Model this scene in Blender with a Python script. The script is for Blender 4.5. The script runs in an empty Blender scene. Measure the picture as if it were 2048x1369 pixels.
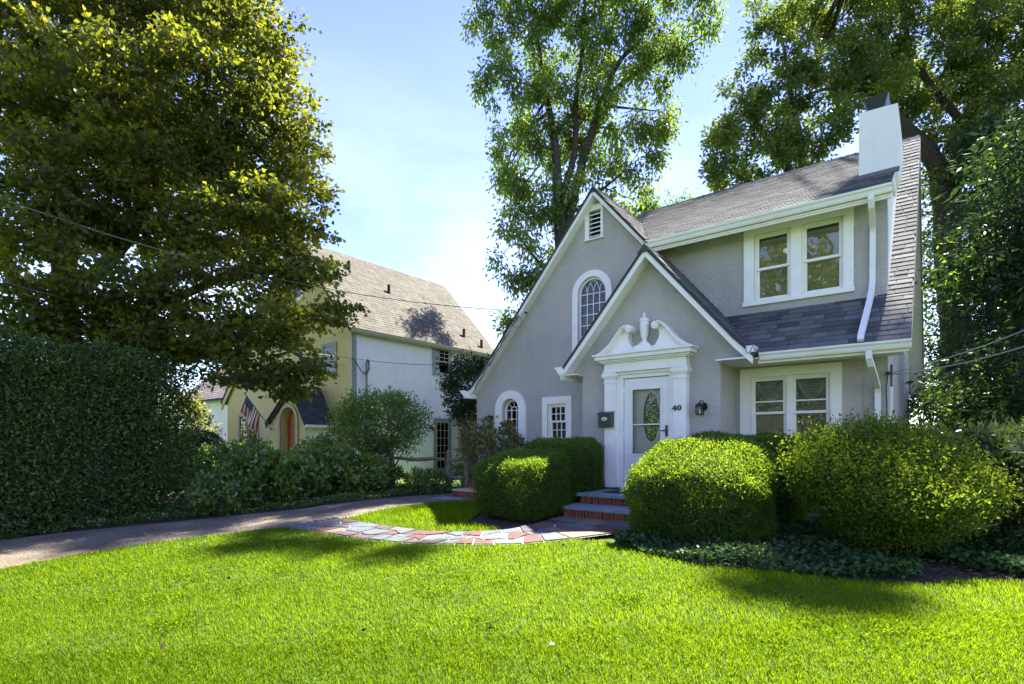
import bpy, bmesh, math, random
import numpy as np
from mathutils import Vector, Matrix
from mathutils.geometry import tessellate_polygon

# ------------------------------------------------------------------ camera, sky, sun, exposure
S = bpy.context.scene
COL = S.collection
R = np.random.default_rng(40)
random.seed(40)
PI = math.pi

cam = bpy.data.cameras.new('camera')
cam.sensor_width = 36.0
cam.lens = 1090 / 2048 * 36
cam.shift_x = 0.0
cam.shift_y = (886 - 684.5) / 2048
cam.clip_start = 0.05
cam.clip_end = 2000
camo = bpy.data.objects.new('camera', cam)
camo.location = (0, 0, 1.28)
camo.rotation_euler = (PI / 2, 0, math.atan2(.616, .788))
COL.objects.link(camo)
S.camera = camo

SUN = Vector((0.085, 1.0, 1.6)).normalized()
EL = math.asin(SUN.z)
world = bpy.data.worlds.new('World')
S.world = world
world.use_nodes = True
nt = world.node_tree
nt.nodes.clear()
w_out = nt.nodes.new('ShaderNodeOutputWorld')
w_bg = nt.nodes.new('ShaderNodeBackground')
sky = nt.nodes.new('ShaderNodeTexSky')
sky.sky_type = 'NISHITA'
sky.sun_disc = False
sky.sun_elevation = EL
sky.sun_rotation = math.atan2(SUN.x, SUN.y)
sky.air_density = 1.0
sky.dust_density = 0.0
sky.ozone_density = 2.2
w_bg.inputs['Strength'].default_value = 0.088
# thin bright summer cloud low in the sky
tc = nt.nodes.new('ShaderNodeTexCoord')
mp = nt.nodes.new('ShaderNodeMapping')
mp.inputs['Scale'].default_value = (1.0, 1.0, 2.6)
cn = nt.nodes.new('ShaderNodeTexNoise')
cn.inputs['Scale'].default_value = 2.3
cn.inputs['Detail'].default_value = 7
cn.inputs['Roughness'].default_value = 0.55
cr = nt.nodes.new('ShaderNodeValToRGB')
cr.color_ramp.elements[0].position = 0.40
cr.color_ramp.elements[1].position = 0.95
sx = nt.nodes.new('ShaderNodeSeparateXYZ')
lo = nt.nodes.new('ShaderNodeMapRange')
lo.inputs['From Min'].default_value = 0.62
lo.inputs['From Max'].default_value = 0.05
mu = nt.nodes.new('ShaderNodeMath'); mu.operation = 'MULTIPLY'
mxc = nt.nodes.new('ShaderNodeMix'); mxc.data_type = 'RGBA'
mxc.inputs['B'].default_value = (5.6, 6.2, 7.3, 1)
nt.links.new(tc.outputs['Generated'], mp.inputs['Vector'])
nt.links.new(mp.outputs[0], cn.inputs['Vector'])
nt.links.new(cn.outputs['Fac'], cr.inputs['Fac'])
nt.links.new(tc.outputs['Generated'], sx.inputs[0])
nt.links.new(sx.outputs['Z'], lo.inputs['Value'])
nt.links.new(cr.outputs[0], mu.inputs[0])
nt.links.new(lo.outputs[0], mu.inputs[1])
nt.links.new(mu.outputs[0], mxc.inputs['Factor'])
hs = nt.nodes.new('ShaderNodeHueSaturation')
hs.inputs['Hue'].default_value = 0.53
hs.inputs['Saturation'].default_value = 1.10
nt.links.new(sky.outputs[0], hs.inputs['Color'])
nt.links.new(hs.outputs[0], mxc.inputs['A'])
nt.links.new(mxc.outputs['Result'], w_bg.inputs['Color'])
nt.links.new(w_bg.outputs[0], w_out.inputs[0])

sl = bpy.data.lights.new('sun', 'SUN')
sl.energy = 4.45
sl.angle = math.radians(0.55)
sl.color = (1.0, 0.95, 0.86)
so = bpy.data.objects.new('sun', sl)
so.rotation_euler = (-SUN).to_track_quat('-Z', 'Y').to_euler()
so.location = SUN * 60
COL.objects.link(so)

S.view_settings.view_transform = 'Standard'
S.view_settings.look = 'None'
S.view_settings.gamma = 1.0
S.view_settings.use_curve_mapping = False
S.view_settings.exposure = 2.36
S.cycles.max_bounces = 6
S.cycles.diffuse_bounces = 3
S.cycles.transparent_max_bounces = 8

# ------------------------------------------------------------------ materials
def newmat(name):
    m = bpy.data.materials.new(name)
    m.use_nodes = True
    return m, m.node_tree, m.node_tree.nodes['Principled BSDF']

def coords(nt, scale=None):
    t = nt.nodes.new('ShaderNodeTexCoord')
    if scale is None:
        return t.outputs['Object']
    m = nt.nodes.new('ShaderNodeMapping')
    m.inputs['Scale'].default_value = scale
    nt.links.new(t.outputs['Object'], m.inputs['Vector'])
    return m.outputs[0]

def noise(nt, vec, scale, detail=4, rough=0.55):
    n = nt.nodes.new('ShaderNodeTexNoise')
    n.inputs['Scale'].default_value = scale
    n.inputs['Detail'].default_value = detail
    n.inputs['Roughness'].default_value = rough
    nt.links.new(vec, n.inputs['Vector'])
    return n.outputs['Fac']

def ramp(nt, fac, stops):
    r = nt.nodes.new('ShaderNodeValToRGB')
    e = r.color_ramp.elements
    while len(e) < len(stops):
        e.new(0.5)
    for el, (p, c) in zip(e, stops):
        el.position = p
        el.color = (*c, 1)
    nt.links.new(fac, r.inputs['Fac'])
    return r.outputs['Color']

def bump(nt, bsdf, h, strength, dist=0.01):
    b = nt.nodes.new('ShaderNodeBump')
    b.inputs['Strength'].default_value = strength
    b.inputs['Distance'].default_value = dist
    nt.links.new(h, b.inputs['Height'])
    nt.links.new(b.outputs[0], bsdf.inputs['Normal'])

def simple(name, c, rough=0.6, metal=0.0, var=0.0, nscale=6.0, bmp=0.0, bscale=60.0, bdist=0.005):
    m, nt, b = newmat(name)
    b.inputs['Roughness'].default_value = rough
    b.inputs['Metallic'].default_value = metal
    if var:
        k1 = tuple(max(0, v * (1 - var)) for v in c)
        k2 = tuple(min(1, v * (1 + var)) for v in c)
        nt.links.new(ramp(nt, noise(nt, coords(nt), nscale, 6), [(0.3, k1), (0.7, k2)]), b.inputs['Base Color'])
    else:
        b.inputs['Base Color'].default_value = (*c, 1)
    if bmp:
        bump(nt, b, noise(nt, coords(nt), bscale, 5, 0.65), bmp, bdist)
    return m

def stucco(name, c1, c2, c3, bs=28.0, st=0.9):
    m, nt, b = newmat(name)
    v = coords(nt)
    big = noise(nt, v, 0.9, 6, 0.6)
    b.inputs['Roughness'].default_value = 0.9
    col = ramp(nt, big, [(0.32, c1), (0.5, c2), (0.68, c3)])
    fine = noise(nt, v, 70, 3)
    mx = nt.nodes.new('ShaderNodeMix'); mx.data_type = 'RGBA'; mx.blend_type = 'MULTIPLY'
    mx.inputs['Factor'].default_value = 0.35
    nt.links.new(col, mx.inputs['A'])
    nt.links.new(ramp(nt, fine, [(0.3, (.7, .7, .7)), (0.7, (1, 1, 1))]), mx.inputs['B'])
    # faint vertical weather streaks
    st_ = noise(nt, coords(nt, (3.0, 3.0, 0.25)), 3.0, 5)
    mx2 = nt.nodes.new('ShaderNodeMix'); mx2.data_type = 'RGBA'; mx2.blend_type = 'MULTIPLY'
    mx2.inputs['Factor'].default_value = 0.2
    nt.links.new(mx.outputs['Result'], mx2.inputs['A'])
    nt.links.new(ramp(nt, st_, [(0.3, (.78, .77, .75)), (0.6, (1, 1, 1))]), mx2.inputs['B'])
    nt.links.new(mx2.outputs['Result'], b.inputs['Base Color'])
    ad = nt.nodes.new('ShaderNodeMath'); ad.operation = 'ADD'
    nt.links.new(noise(nt, v, bs, 6, 0.6), ad.inputs[0])
    nt.links.new(noise(nt, v, bs * 3.1, 3), ad.inputs[1])
    ad2 = nt.nodes.new('ShaderNodeMath'); ad2.operation = 'MULTIPLY_ADD'
    nt.links.new(noise(nt, v, bs * .4, 4, 0.6), ad2.inputs[0]); ad2.inputs[1].default_value = 2.0
    nt.links.new(ad.outputs[0], ad2.inputs[2])
    bump(nt, b, ad2.outputs[0], st, 0.022)
    return m

def leafmat(name, stops, trans, tfac=0.4, gloss=0.06, rough=0.38):
    m = bpy.data.materials.new(name)
    m.use_nodes = True
    nt = m.node_tree
    nt.nodes.clear()
    out = nt.nodes.new('ShaderNodeOutputMaterial')
    at = nt.nodes.new('ShaderNodeAttribute'); at.attribute_name = 'lv'
    col = ramp(nt, at.outputs['Fac'], stops)
    tcol = ramp(nt, at.outputs['Fac'], trans)
    d = nt.nodes.new('ShaderNodeBsdfDiffuse')
    t = nt.nodes.new('ShaderNodeBsdfTranslucent')
    g = nt.nodes.new('ShaderNodeBsdfGlossy'); g.inputs['Roughness'].default_value = rough
    m1 = nt.nodes.new('ShaderNodeMixShader'); m1.inputs[0].default_value = tfac
    m2 = nt.nodes.new('ShaderNodeMixShader'); m2.inputs[0].default_value = gloss
    nt.links.new(col, d.inputs['Color']); nt.links.new(tcol, t.inputs['Color'])
    nt.links.new(d.outputs[0], m1.inputs[1]); nt.links.new(t.outputs[0], m1.inputs[2])
    nt.links.new(m1.outputs[0], m2.inputs[1]); nt.links.new(g.outputs[0], m2.inputs[2])
    nt.links.new(m2.outputs[0], out.inputs['Surface'])
    return m

def shinglemat(name, stops, attr):
    m, nt, b = newmat(name)
    if attr:
        a = nt.nodes.new('ShaderNodeAttribute'); a.attribute_name = 'lv'; f = a.outputs['Fac']
    else:
        a = nt.nodes.new('ShaderNodeObjectInfo'); f = a.outputs['Random']
    col = ramp(nt, f, stops)
    mx = nt.nodes.new('ShaderNodeMix'); mx.data_type = 'RGBA'; mx.blend_type = 'MULTIPLY'
    mx.inputs['Factor'].default_value = 0.7
    nt.links.new(col, mx.inputs['A'])
    nt.links.new(ramp(nt, noise(nt, coords(nt), 130, 4, 0.7), [(0.3, (.55, .55, .55)), (0.7, (1.1, 1.1, 1.1))]), mx.inputs['B'])
    mx3 = nt.nodes.new('ShaderNodeMix'); mx3.data_type = 'RGBA'; mx3.blend_type = 'MULTIPLY'
    mx3.inputs['Factor'].default_value = 0.5
    nt.links.new(mx.outputs['Result'], mx3.inputs['A'])
    nt.links.new(ramp(nt, noise(nt, coords(nt), 1.3, 6, 0.65), [(0.35, (.62, .62, .6)), (0.65, (1.15, 1.13, 1.1))]), mx3.inputs['B'])
    nt.links.new(mx3.outputs['Result'], b.inputs['Base Color'])
    b.inputs['Roughness'].default_value = 0.9
    bump(nt, b, noise(nt, coords(nt), 220, 3, 0.7), 0.5, 0.004)
    return m

def glassmat(name, tint, fac0, wav=0.0, wscale=3.0):
    m = bpy.data.materials.new(name)
    m.use_nodes = True
    nt = m.node_tree
    nt.nodes.clear()
    out = nt.nodes.new('ShaderNodeOutputMaterial')
    tr = nt.nodes.new('ShaderNodeBsdfTransparent'); tr.inputs[0].default_value = (*tint, 1)
    g = nt.nodes.new('ShaderNodeBsdfGlossy'); g.inputs['Roughness'].default_value = 0.015
    fr = nt.nodes.new('ShaderNodeFresnel'); fr.inputs['IOR'].default_value = fac0
    mx = nt.nodes.new('ShaderNodeMixShader')
    nt.links.new(fr.outputs[0], mx.inputs[0])
    nt.links.new(tr.outputs[0], mx.inputs[1]); nt.links.new(g.outputs[0], mx.inputs[2])
    if wav:
        b = nt.nodes.new('ShaderNodeBump'); b.inputs['Strength'].default_value = wav; b.inputs['Distance'].default_value = 0.02
        nt.links.new(noise(nt, coords(nt), wscale, 2), b.inputs['Height'])
        nt.links.new(b.outputs[0], g.inputs['Normal'])
    nt.links.new(mx.outputs[0], out.inputs['Surface'])
    return m

def brickmat():
    m, nt, b = newmat('brick_red')
    o = nt.nodes.new('ShaderNodeObjectInfo')
    col = ramp(nt, o.outputs['Random'], [(0.0, (.17, .045, .022)), (0.5, (.25, .07, .035)), (1.0, (.32, .10, .05))])
    mx = nt.nodes.new('ShaderNodeMix'); mx.data_type = 'RGBA'; mx.blend_type = 'MULTIPLY'; mx.inputs['Factor'].default_value = .6
    nt.links.new(col, mx.inputs['A'])
    nt.links.new(ramp(nt, noise(nt, coords(nt), 60, 5, .7), [(.3, (.5, .5, .5)), (.7, (1.1, 1.1, 1.1))]), mx.inputs['B'])
    nt.links.new(mx.outputs['Result'], b.inputs['Base Color'])
    b.inputs['Roughness'].default_value = .88
    bump(nt, b, noise(nt, coords(nt), 90, 4), .5, .004)
    return m

def stonemat(name, c):
    m, nt, b = newmat(name)
    v = coords(nt)
    k = lambda f: tuple(x * f for x in c)
    nt.links.new(ramp(nt, noise(nt, v, 5.5, 7, .65), [(.28, k(.66)), (.5, k(1.0)), (.72, k(1.3))]), b.inputs['Base Color'])
    b.inputs['Roughness'].default_value = .72
    bump(nt, b, noise(nt, v, 26, 6, .65), .45, .006)
    return m

M = {}
M['stucco'] = stucco('grey_stucco', (.465, .43, .39), (.535, .495, .452), (.585, .545, .50))
M['white'] = simple('white_paint', (.85, .815, .76), .5, 0, .05, 5, .15, 40, .003)
M['white_stucco'] = stucco('white_masonry_paint', (.80, .77, .73), (.85, .82, .78), (.88, .85, .81), 22, .35)
M['door'] = simple('door_enamel', (.80, .775, .735), .32)
M['inner_door'] = simple('inner_door_paint', (.62, .60, .57), .45)
M['gutter'] = simple('gutter_enamel', (.82, .79, .745), .38, 0, .06, 3)
M['black'] = simple('black_metal', (.018, .018, .02), .4, .3)
M['darkgrey'] = simple('charcoal_metal', (.055, .053, .055), .42, .3)
M['silver'] = simple('brushed_nickel', (.6, .6, .6), .3, .9)
M['rubber'] = simple('mat_fibre', (.02, .02, .022), .95, 0, .3, 60, .8, 300, .004)
M['shade_cloth'] = simple('olive_window_shade', (.52, .45, .24), .9, 0, .25, 3)
M['dim_shade'] = simple('brown_window_shade', (.15, .13, .10), .9, 0, .3, 3)
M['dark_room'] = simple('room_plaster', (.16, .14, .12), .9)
M['pane'] = glassmat('window_glass', (.86, .87, .85), 1.8, .10, 1.6)
M['pane_wavy'] = glassmat('old_window_glass', (.82, .83, .82), 1.7, .35, 5.0)
M['pane_old'] = glassmat('leaded_glass', (.5, .53, .55), 1.55, .25, 5.0)
M['storm_glass'] = glassmat('storm_door_glass', (.93, .94, .93), 1.45, .25, 3.0)
M['oval_glass'] = glassmat('bevelled_glass', (.45, .48, .22), 2.7, .8, 9.0)
M['brick'] = brickmat()
M['mortar'] = simple('mortar', (.52, .42, .31), .95, 0, .2, 30, .5, 120)
M['path_mortar'] = simple('path_mortar', (.42, .405, .38), .95, 0, .25, 14, .4, 90)
M['bluestone'] = stonemat('bluestone', (.21, .245, .26))
STONES = [stonemat('blue_grey_slate', (.095, .11, .118)), stonemat('grey_slate', (.125, .13, .128)), stonemat('green_grey_slate', (.105, .118, .105)),
          stonemat('red_sandstone', (.11, .048, .036)), stonemat('brown_slate', (.125, .085, .065)), stonemat('tan_sandstone', (.20, .135, .095)), stonemat('dark_plum_slate', (.08, .056, .056))]
SH = [(0, (.060, .060, .059)), (.35, (.096, .096, .094)), (.7, (.134, .134, .131)), (1, (.172, .172, .168))]
M['shingle'] = shinglemat('charcoal_shingle', SH, False)
M['shingle_mass'] = shinglemat('charcoal_shingle_mass', SH, True)
M['roof_felt'] = simple('roof_underlay', (.045, .045, .048), .95)
SN = [(0, (.085, .073, .050)), (.5, (.112, .098, .068)), (1, (.14, .123, .088))]
M['tan_shingle_mass'] = shinglemat('weathered_tan_shingle', SN, True)
SD = [(0, (.045, .05, .06)), (1, (.085, .09, .10))]
M['slate_shingle_mass'] = shinglemat('dark_slate_shingle', SD, True)
SP = [(0, (.17, .135, .115)), (1, (.25, .20, .175))]
M['pink_shingle_mass'] = shinglemat('faded_pink_shingle', SP, True)
M['cream'] = stucco('cream_stucco', (.55, .50, .33), (.62, .56, .37), (.66, .60, .41), 18, .4)
M['yellow'] = stucco('yellow_stucco', (.60, .49, .22), (.66, .54, .25), (.69, .57, .28), 18, .4)
M['neigh_white'] = stucco('off_white_stucco', (.78, .75, .68), (.82, .79, .72), (.85, .82, .75), 18, .4)
M['sage'] = simple('grey_green_trim', (.24, .25, .21), .6, 0, .1, 6)
M['olive_trim'] = simple('olive_trim', (.33, .32, .20), .6, 0, .1, 6)
M['orange_door'] = simple('orange_stained_door', (.42, .12, .035), .45, 0, .2, 14)
M['wood'] = simple('weathered_rail_wood', (.20, .165, .12), .9, 0, .35, 9, .7, 40, .01)
M['bark'] = simple('grey_brown_bark', (.085, .066, .05), .95, 0, .45, 9, 1.0, 22, .04)
M['dark_bark'] = simple('dark_bark', (.045, .035, .028), .95, 0, .4, 9, 1.0, 22, .03)
M['twig'] = simple('twig_bark', (.11, .08, .05), .95, 0, .35, 20)
M['core'] = simple('hedge_core_shade', (.022, .022, .012), 1.0, 0, .4, 12, 1.0, 40, .03)  # solid hedge core, inside shade put into the colour
M['soil'] = simple('dark_mulch', (.04, .028, .02), 1.0, 0, .5, 18, 1.0, 55, .03)
M['cable'] = simple('black_cable', (.03, .03, .03), .6)
M['pale_cable'] = simple('grey_cable', (.16, .155, .15), .6)
M['red_cloth'] = simple('red_cloth', (.42, .035, .05), .8)
M['white_cloth'] = simple('white_cloth', (.74, .72, .68), .8)
M['blue_cloth'] = simple('blue_cloth', (.03, .045, .16), .8)

def asphalt():
    m, nt, b = newmat('worn_driveway')
    v = coords(nt)
    a = ramp(nt, noise(nt, v, 1.1, 7, .6), [(.3, (.12, .096, .062)), (.5, (.178, .146, .098)), (.72, (.255, .215, .15))])
    mx = nt.nodes.new('ShaderNodeMix'); mx.data_type = 'RGBA'; mx.blend_type = 'MULTIPLY'; mx.inputs['Factor'].default_value = .85
    vo = nt.nodes.new('ShaderNodeTexVoronoi'); vo.inputs['Scale'].default_value = 55
    nt.links.new(v, vo.inputs['Vector'])
    nt.links.new(a, mx.inputs['A'])
    bw = nt.nodes.new('ShaderNodeRGBToBW'); nt.links.new(vo.outputs['Color'], bw.inputs[0])
    nt.links.new(ramp(nt, bw.outputs[0], [(.2, (.5, .49, .47)), (.8, (1.35, 1.32, 1.27))]), mx.inputs['B'])
    nt.links.new(mx.outputs['Result'], b.inputs['Base Color'])
    b.inputs['Roughness'].default_value = .95
    bump(nt, b, vo.outputs['Distance'], .8, .012)
    return m
M['asphalt'] = asphalt()
M['earth_grass'] = simple('lawn_thatch', (.055, .105, .005), 1.0, 0, .35, 7, .8, 80, .02)

M['maple'] = leafmat('maple_leaf', [(0, (0.030, 0.039, 0.014)), (.45, (0.051, 0.068, 0.018)), (.8, (0.081, 0.098, 0.020)), (1, (0.107, 0.115, 0.020))],
                   [(0, (.09, .13, .014)), (.45, (.27, .31, .018)), (.8, (.47, .46, .024)), (1, (.60, .53, .026))], .46, .02)
M['tall'] = leafmat('tall_tree_leaf', [(0, (0.030, 0.053, 0.018)), (.5, (0.058, 0.092, 0.022)), (1, (0.112, 0.144, 0.033))],
                    [(0, (0.140, 0.239, 0.025)), (.5, (0.303, 0.465, 0.038)), (1, (0.466, 0.553, 0.038))], .42, .03, .35)
M['oak'] = leafmat('oak_leaf', [(0, (0.037, 0.060, 0.021)), (.5, (0.073, 0.105, 0.027)), (1, (0.126, 0.163, 0.038))],
                   [(0, (0.114, 0.191, 0.023)), (.5, (0.279, 0.381, 0.033)), (1, (0.432, 0.470, 0.033))], .40, .03)
M['hedge_dark'] = leafmat('hemlock_needle', [(0, (0.041, 0.071, 0.023)), (.5, (0.078, 0.121, 0.034)), (.9, (0.115, 0.155, 0.041)), (1, (0.149, 0.103, 0.046))],
                          [(0, (0.034, 0.057, 0.014)), (1, (0.149, 0.218, 0.023))], .28, .02)
M['yew'] = leafmat('yew_needle', [(0, (0.023, 0.048, 0.014)), (.5, (0.052, 0.097, 0.021)), (1, (0.103, 0.155, 0.028))],
                   [(0, (0.121, 0.220, 0.013)), (.5, (0.319, 0.484, 0.020)), (1, (0.506, 0.627, 0.028))], .5, .015)
M['bush'] = leafmat('loose_shrub_leaf', [(0, (.035, .062, .013)), (.5, (.07, .11, .017)), (1, (.13, .16, .022))],
                    [(0, (.13, .22, .012)), (.5, (.31, .43, .018)), (1, (.50, .58, .025))], .5, .01)
M['rhodo'] = leafmat('rhododendron_leaf', [(0, (.035, .06, .022)), (.55, (.08, .11, .03)), (1, (.17, .16, .04))],
                     [(0, (.06, .10, .015)), (1, (.26, .28, .03))], .28, .05, .4)
M['green'] = leafmat('garden_leaf', [(0, (0.054, 0.102, 0.024)), (.5, (0.102, 0.174, 0.031)), (1, (0.168, 0.228, 0.038))],
                     [(0, (0.072, 0.144, 0.018)), (.5, (0.192, 0.336, 0.024)), (1, (0.360, 0.456, 0.036))], .38, .05)
M['lime'] = leafmat('lime_leaf', [(0, (0.108, 0.132, 0.022)), (1, (0.240, 0.252, 0.036))], [(0, (0.300, 0.360, 0.024)), (1, (0.600, 0.576, 0.048))], .42, .05)
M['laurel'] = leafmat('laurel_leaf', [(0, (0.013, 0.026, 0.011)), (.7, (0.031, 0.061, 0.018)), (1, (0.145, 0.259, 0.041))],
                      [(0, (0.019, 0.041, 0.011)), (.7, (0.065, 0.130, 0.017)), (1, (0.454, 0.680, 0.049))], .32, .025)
M['ivy'] = leafmat('ivy_leaf', [(0, (0.024, 0.055, 0.019)), (.6, (0.049, 0.097, 0.028)), (1, (0.106, 0.154, 0.041))],
                   [(0, (0.026, 0.066, 0.013)), (1, (0.132, 0.238, 0.026))], .22, .02, .4)
M['grass'] = leafmat('grass_blade', [(0, (.054, .100, .004)), (.5, (.092, .154, .006)), (.9, (.122, .178, .008)), (1, (.16, .165, .03))],
                     [(0, (.155, .26, .005)), (.5, (.30, .445, .007)), (.9, (.39, .505, .009)), (1, (.36, .36, .04))], .52, .0)

# ------------------------------------------------------------------ helpers
ORG = {}
CA, SA = 0.78787, 0.61591          # the street-view frame is turned against the house frame
def loc(lat, dep, z=0.0):
    return Vector((CA * lat - SA * dep, SA * lat + CA * dep, z))

def ground(y):
    y = max(-8.0, min(60.0, y))
    t = 7 - y
    return -0.075 * (math.sqrt(t * t + .25) + t) / 2
def ground_np(y):
    t = 7 - np.clip(y, -8, 60)
    return -0.075 * (np.sqrt(t * t + .25) + t) / 2

def prop(o, label=None, cat=None, group=None, kind=None):
    if label: o['label'] = label
    if cat: o['category'] = cat
    if group: o['group'] = group
    if kind: o['kind'] = kind
    return o

def thing(name, at, label, cat, group=None):
    o = bpy.data.objects.new(name, None)
    o.empty_display_size = .2
    o.location = at
    COL.objects.link(o)
    ORG[o] = Vector(at)
    return prop(o, label, cat, group)

class MB:
    def __init__(s): s.v = []; s.f = []; s.a = []
    def add(s, vs, fs, lv=None):
        n = len(s.v)
        s.v.extend(tuple(p) for p in vs)
        s.f.extend(tuple(i + n for i in f) for f in fs)
        if lv is not None: s.a.extend([lv] * len(fs))
        return s
    def box(s, x0, x1, y0, y1, z0, z1, T=None, lv=None):
        vs = [(x0, y0, z0), (x1, y0, z0), (x1, y1, z0), (x0, y1, z0), (x0, y0, z1), (x1, y0, z1), (x1, y1, z1), (x0, y1, z1)]
        if T: vs = [T(*p) for p in vs]
        return s.add(vs, [(0, 3, 2, 1), (4, 5, 6, 7), (0, 1, 5, 4), (1, 2, 6, 5), (2, 3, 7, 6), (3, 0, 4, 7)], lv)
    def prism(s, poly, w0, w1, T, holes=()):
        """poly (u,v) extruded w0..w1 (w1 is the outer face); holes are (u,v) loops cut right through"""
        loops = [list(poly)] + [list(h) for h in holes]
        flat = [p for l in loops for p in l]
        tri = tessellate_polygon([[Vector((u, v, 0)) for u, v in l] for l in loops])
        n = len(flat)
        vs = [T(u, v, w1) for u, v in flat] + [T(u, v, w0) for u, v in flat]
        fs = []
        for t in tri:
            a, b, c = t
            fs.append((a, b, c)); fs.append((c + n, b + n, a + n))
        k = 0
        for l in loops:
            m = len(l)
            for i in range(m):
                j = (i + 1) % m
                fs.append((k + i, k + j, k + j + n, k + i + n))
            k += m
        return s.add(vs, fs)
    def tube(s, pts, rad, seg=8, cap=True):
        pts = [Vector(p) for p in pts]
        if not hasattr(rad, '__len__'): rad = [rad] * len(pts)
        vs = []; fs = []
        prev = None
        for i, p in enumerate(pts):
            t = (pts[min(i + 1, len(pts) - 1)] - pts[max(i - 1, 0)])
            if t.length < 1e-9: t = Vector((0, 0, 1))
            t.normalize()
            if prev is None:
                ref = Vector((0, 0, 1)) if abs(t.z) < .9 else Vector((1, 0, 0))
                a = t.cross(ref).normalized()
            else:
                a = (prev - t * prev.dot(t))
                a = a.normalized() if a.length > 1e-6 else t.orthogonal().normalized()
            prev = a
            b = t.cross(a)
            for k in range(seg):
                q = 2 * PI * k / seg
                vs.append(p + (a * math.cos(q) + b * math.sin(q)) * rad[i])
        for i in range(len(pts) - 1):
            for k in range(seg):
                k2 = (k + 1) % seg
                fs.append((i * seg + k, i * seg + k2, (i + 1) * seg + k2, (i + 1) * seg + k))
        if cap:
            fs.append(tuple(range(seg))[::-1]); fs.append(tuple((len(pts) - 1) * seg + k for k in range(seg)))
        return s.add(vs, fs)
    def lathe(s, prof, c, seg=20):
        vs = []; fs = []
        for r, z in prof:
            for k in range(seg):
                q = 2 * PI * k / seg
                vs.append((c[0] + r * math.cos(q), c[1] + r * math.sin(q), c[2] + z))
        for i in range(len(prof) - 1):
            for k in range(seg):
                k2 = (k + 1) % seg
                fs.append((i * seg + k, i * seg + k2, (i + 1) * seg + k2, (i + 1) * seg + k))
        fs.append(tuple(range(seg))[::-1]); fs.append(tuple((len(prof) - 1) * seg + k for k in range(seg)))
        return s.add(vs, fs)
    def build(s, name, mat, parent=None, smooth=False, at=None, fix=True, label=None):
        org = ORG[parent] if parent is not None else Vector(at or (0, 0, 0))
        me = bpy.data.meshes.new(name)
        me.from_pydata([tuple(Vector(p) - org) for p in s.v], [], s.f)
        if s.a:
            me.attributes.new('lv', 'FLOAT', 'FACE').data.foreach_set('value', s.a)
        if fix:
            bm = bmesh.new(); bm.from_mesh(me)
            bmesh.ops.recalc_face_normals(bm, faces=bm.faces)
            bm.to_mesh(me); bm.free()
        if mat: me.materials.append(mat)
        if smooth: me.polygons.foreach_set('use_smooth', [True] * len(me.polygons))
        me.update()
        o = bpy.data.objects.new(name, me)
        COL.objects.link(o)
        if parent is not None: o.parent = parent
        else: o.location = org
        ORG[o] = org
        if label: o['label'] = label
        return o

IDT = lambda x, y, z: (x, y, z)
def TY(y0):            # a wall that faces the street: u along x, v up, w outwards
    return lambda u, v, w: (u, y0 - w, v)
def TX(x0):            # a wall that faces +x: u along y
    return lambda u, v, w: (x0 + w, u, v)
def rect(u0, u1, v0, v1): return [(u0, v0), (u1, v0), (u1, v1), (u0, v1)]
def archpoly(uc, r, v0, vs, n=20):
    return [(uc - r, v0), (uc + r, v0)] + [(uc + r * math.cos(PI * i / n), vs + r * math.sin(PI * i / n)) for i in range(n + 1)]
def mesh_np(name, V, loops_per, nface, mat, parent=None, lv=None, at=(0, 0, 0), smooth=False):
    org = ORG[parent] if parent is not None else Vector(at)
    V = V - np.array(org)
    me = bpy.data.meshes.new(name)
    me.vertices.add(len(V)); me.vertices.foreach_set('co', V.astype(np.float32).ravel())
    L = loops_per.size
    me.loops.add(L); me.loops.foreach_set('vertex_index', loops_per.astype(np.int32).ravel())
    me.polygons.add(nface)
    k = L // nface
    me.polygons.foreach_set('loop_start', np.arange(0, L, k, dtype=np.int32))
    if lv is not None:
        me.attributes.new('lv', 'FLOAT', 'FACE').data.foreach_set('value', lv.astype(np.float32))
    me.materials.append(mat)
    me.update(calc_edges=True)
    o = bpy.data.objects.new(name, me)
    COL.objects.link(o)
    if parent is not None: o.parent = parent
    else: o.location = org
    ORG[o] = org
    return o

def unit(a): return a / np.maximum(np.linalg.norm(a, axis=1, keepdims=True), 1e-9)
def leaves(name, P, A, L, W, mat, parent=None, lv=None, fold=.18, at=(0, 0, 0), roll=None, stuff=True):
    """one folded kite per point; A is the direction of the leaf's midrib"""
    n = len(P)
    A = unit(A)
    up = R.normal(size=(n, 3)) if roll is None else roll + R.normal(size=(n, 3)) * .35
    B = unit(np.cross(A, up))
    C = np.cross(A, B)
    L = np.broadcast_to(np.asarray(L, float), (n,))[:, None]
    W = np.broadcast_to(np.asarray(W, float), (n,))[:, None]
    mid = P + A * L * .45 + C * W * fold
    V = np.stack([P, mid + B * W * .5, P + A * L, mid - B * W * .5], axis=1).reshape(-1, 3)
    lv = R.random(n) if lv is None else np.clip(lv, 0, 1)
    o = mesh_np(name, V, np.arange(4 * n), n, mat, parent, lv, at)
    if stuff: o['kind'] = 'stuff'
    return o

def rdir(n, zb=0.0):
    a = R.normal(size=(n, 3)); a[:, 2] += zb
    return unit(a)

# ------------------------------------------------------------------ ground
def inpoly(P, poly):
    x, y = P[:, 0], P[:, 1]
    r = np.zeros(len(P), bool)
    n = len(poly)
    for i in range(n):
        x0, y0 = poly[i]; x1, y1 = poly[(i + 1) % n]
        c = ((y0 > y) != (y1 > y)) & (x < (x1 - x0) * (y - y0) / (y1 - y0 + 1e-12) + x0)
        r ^= c
    return r

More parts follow.
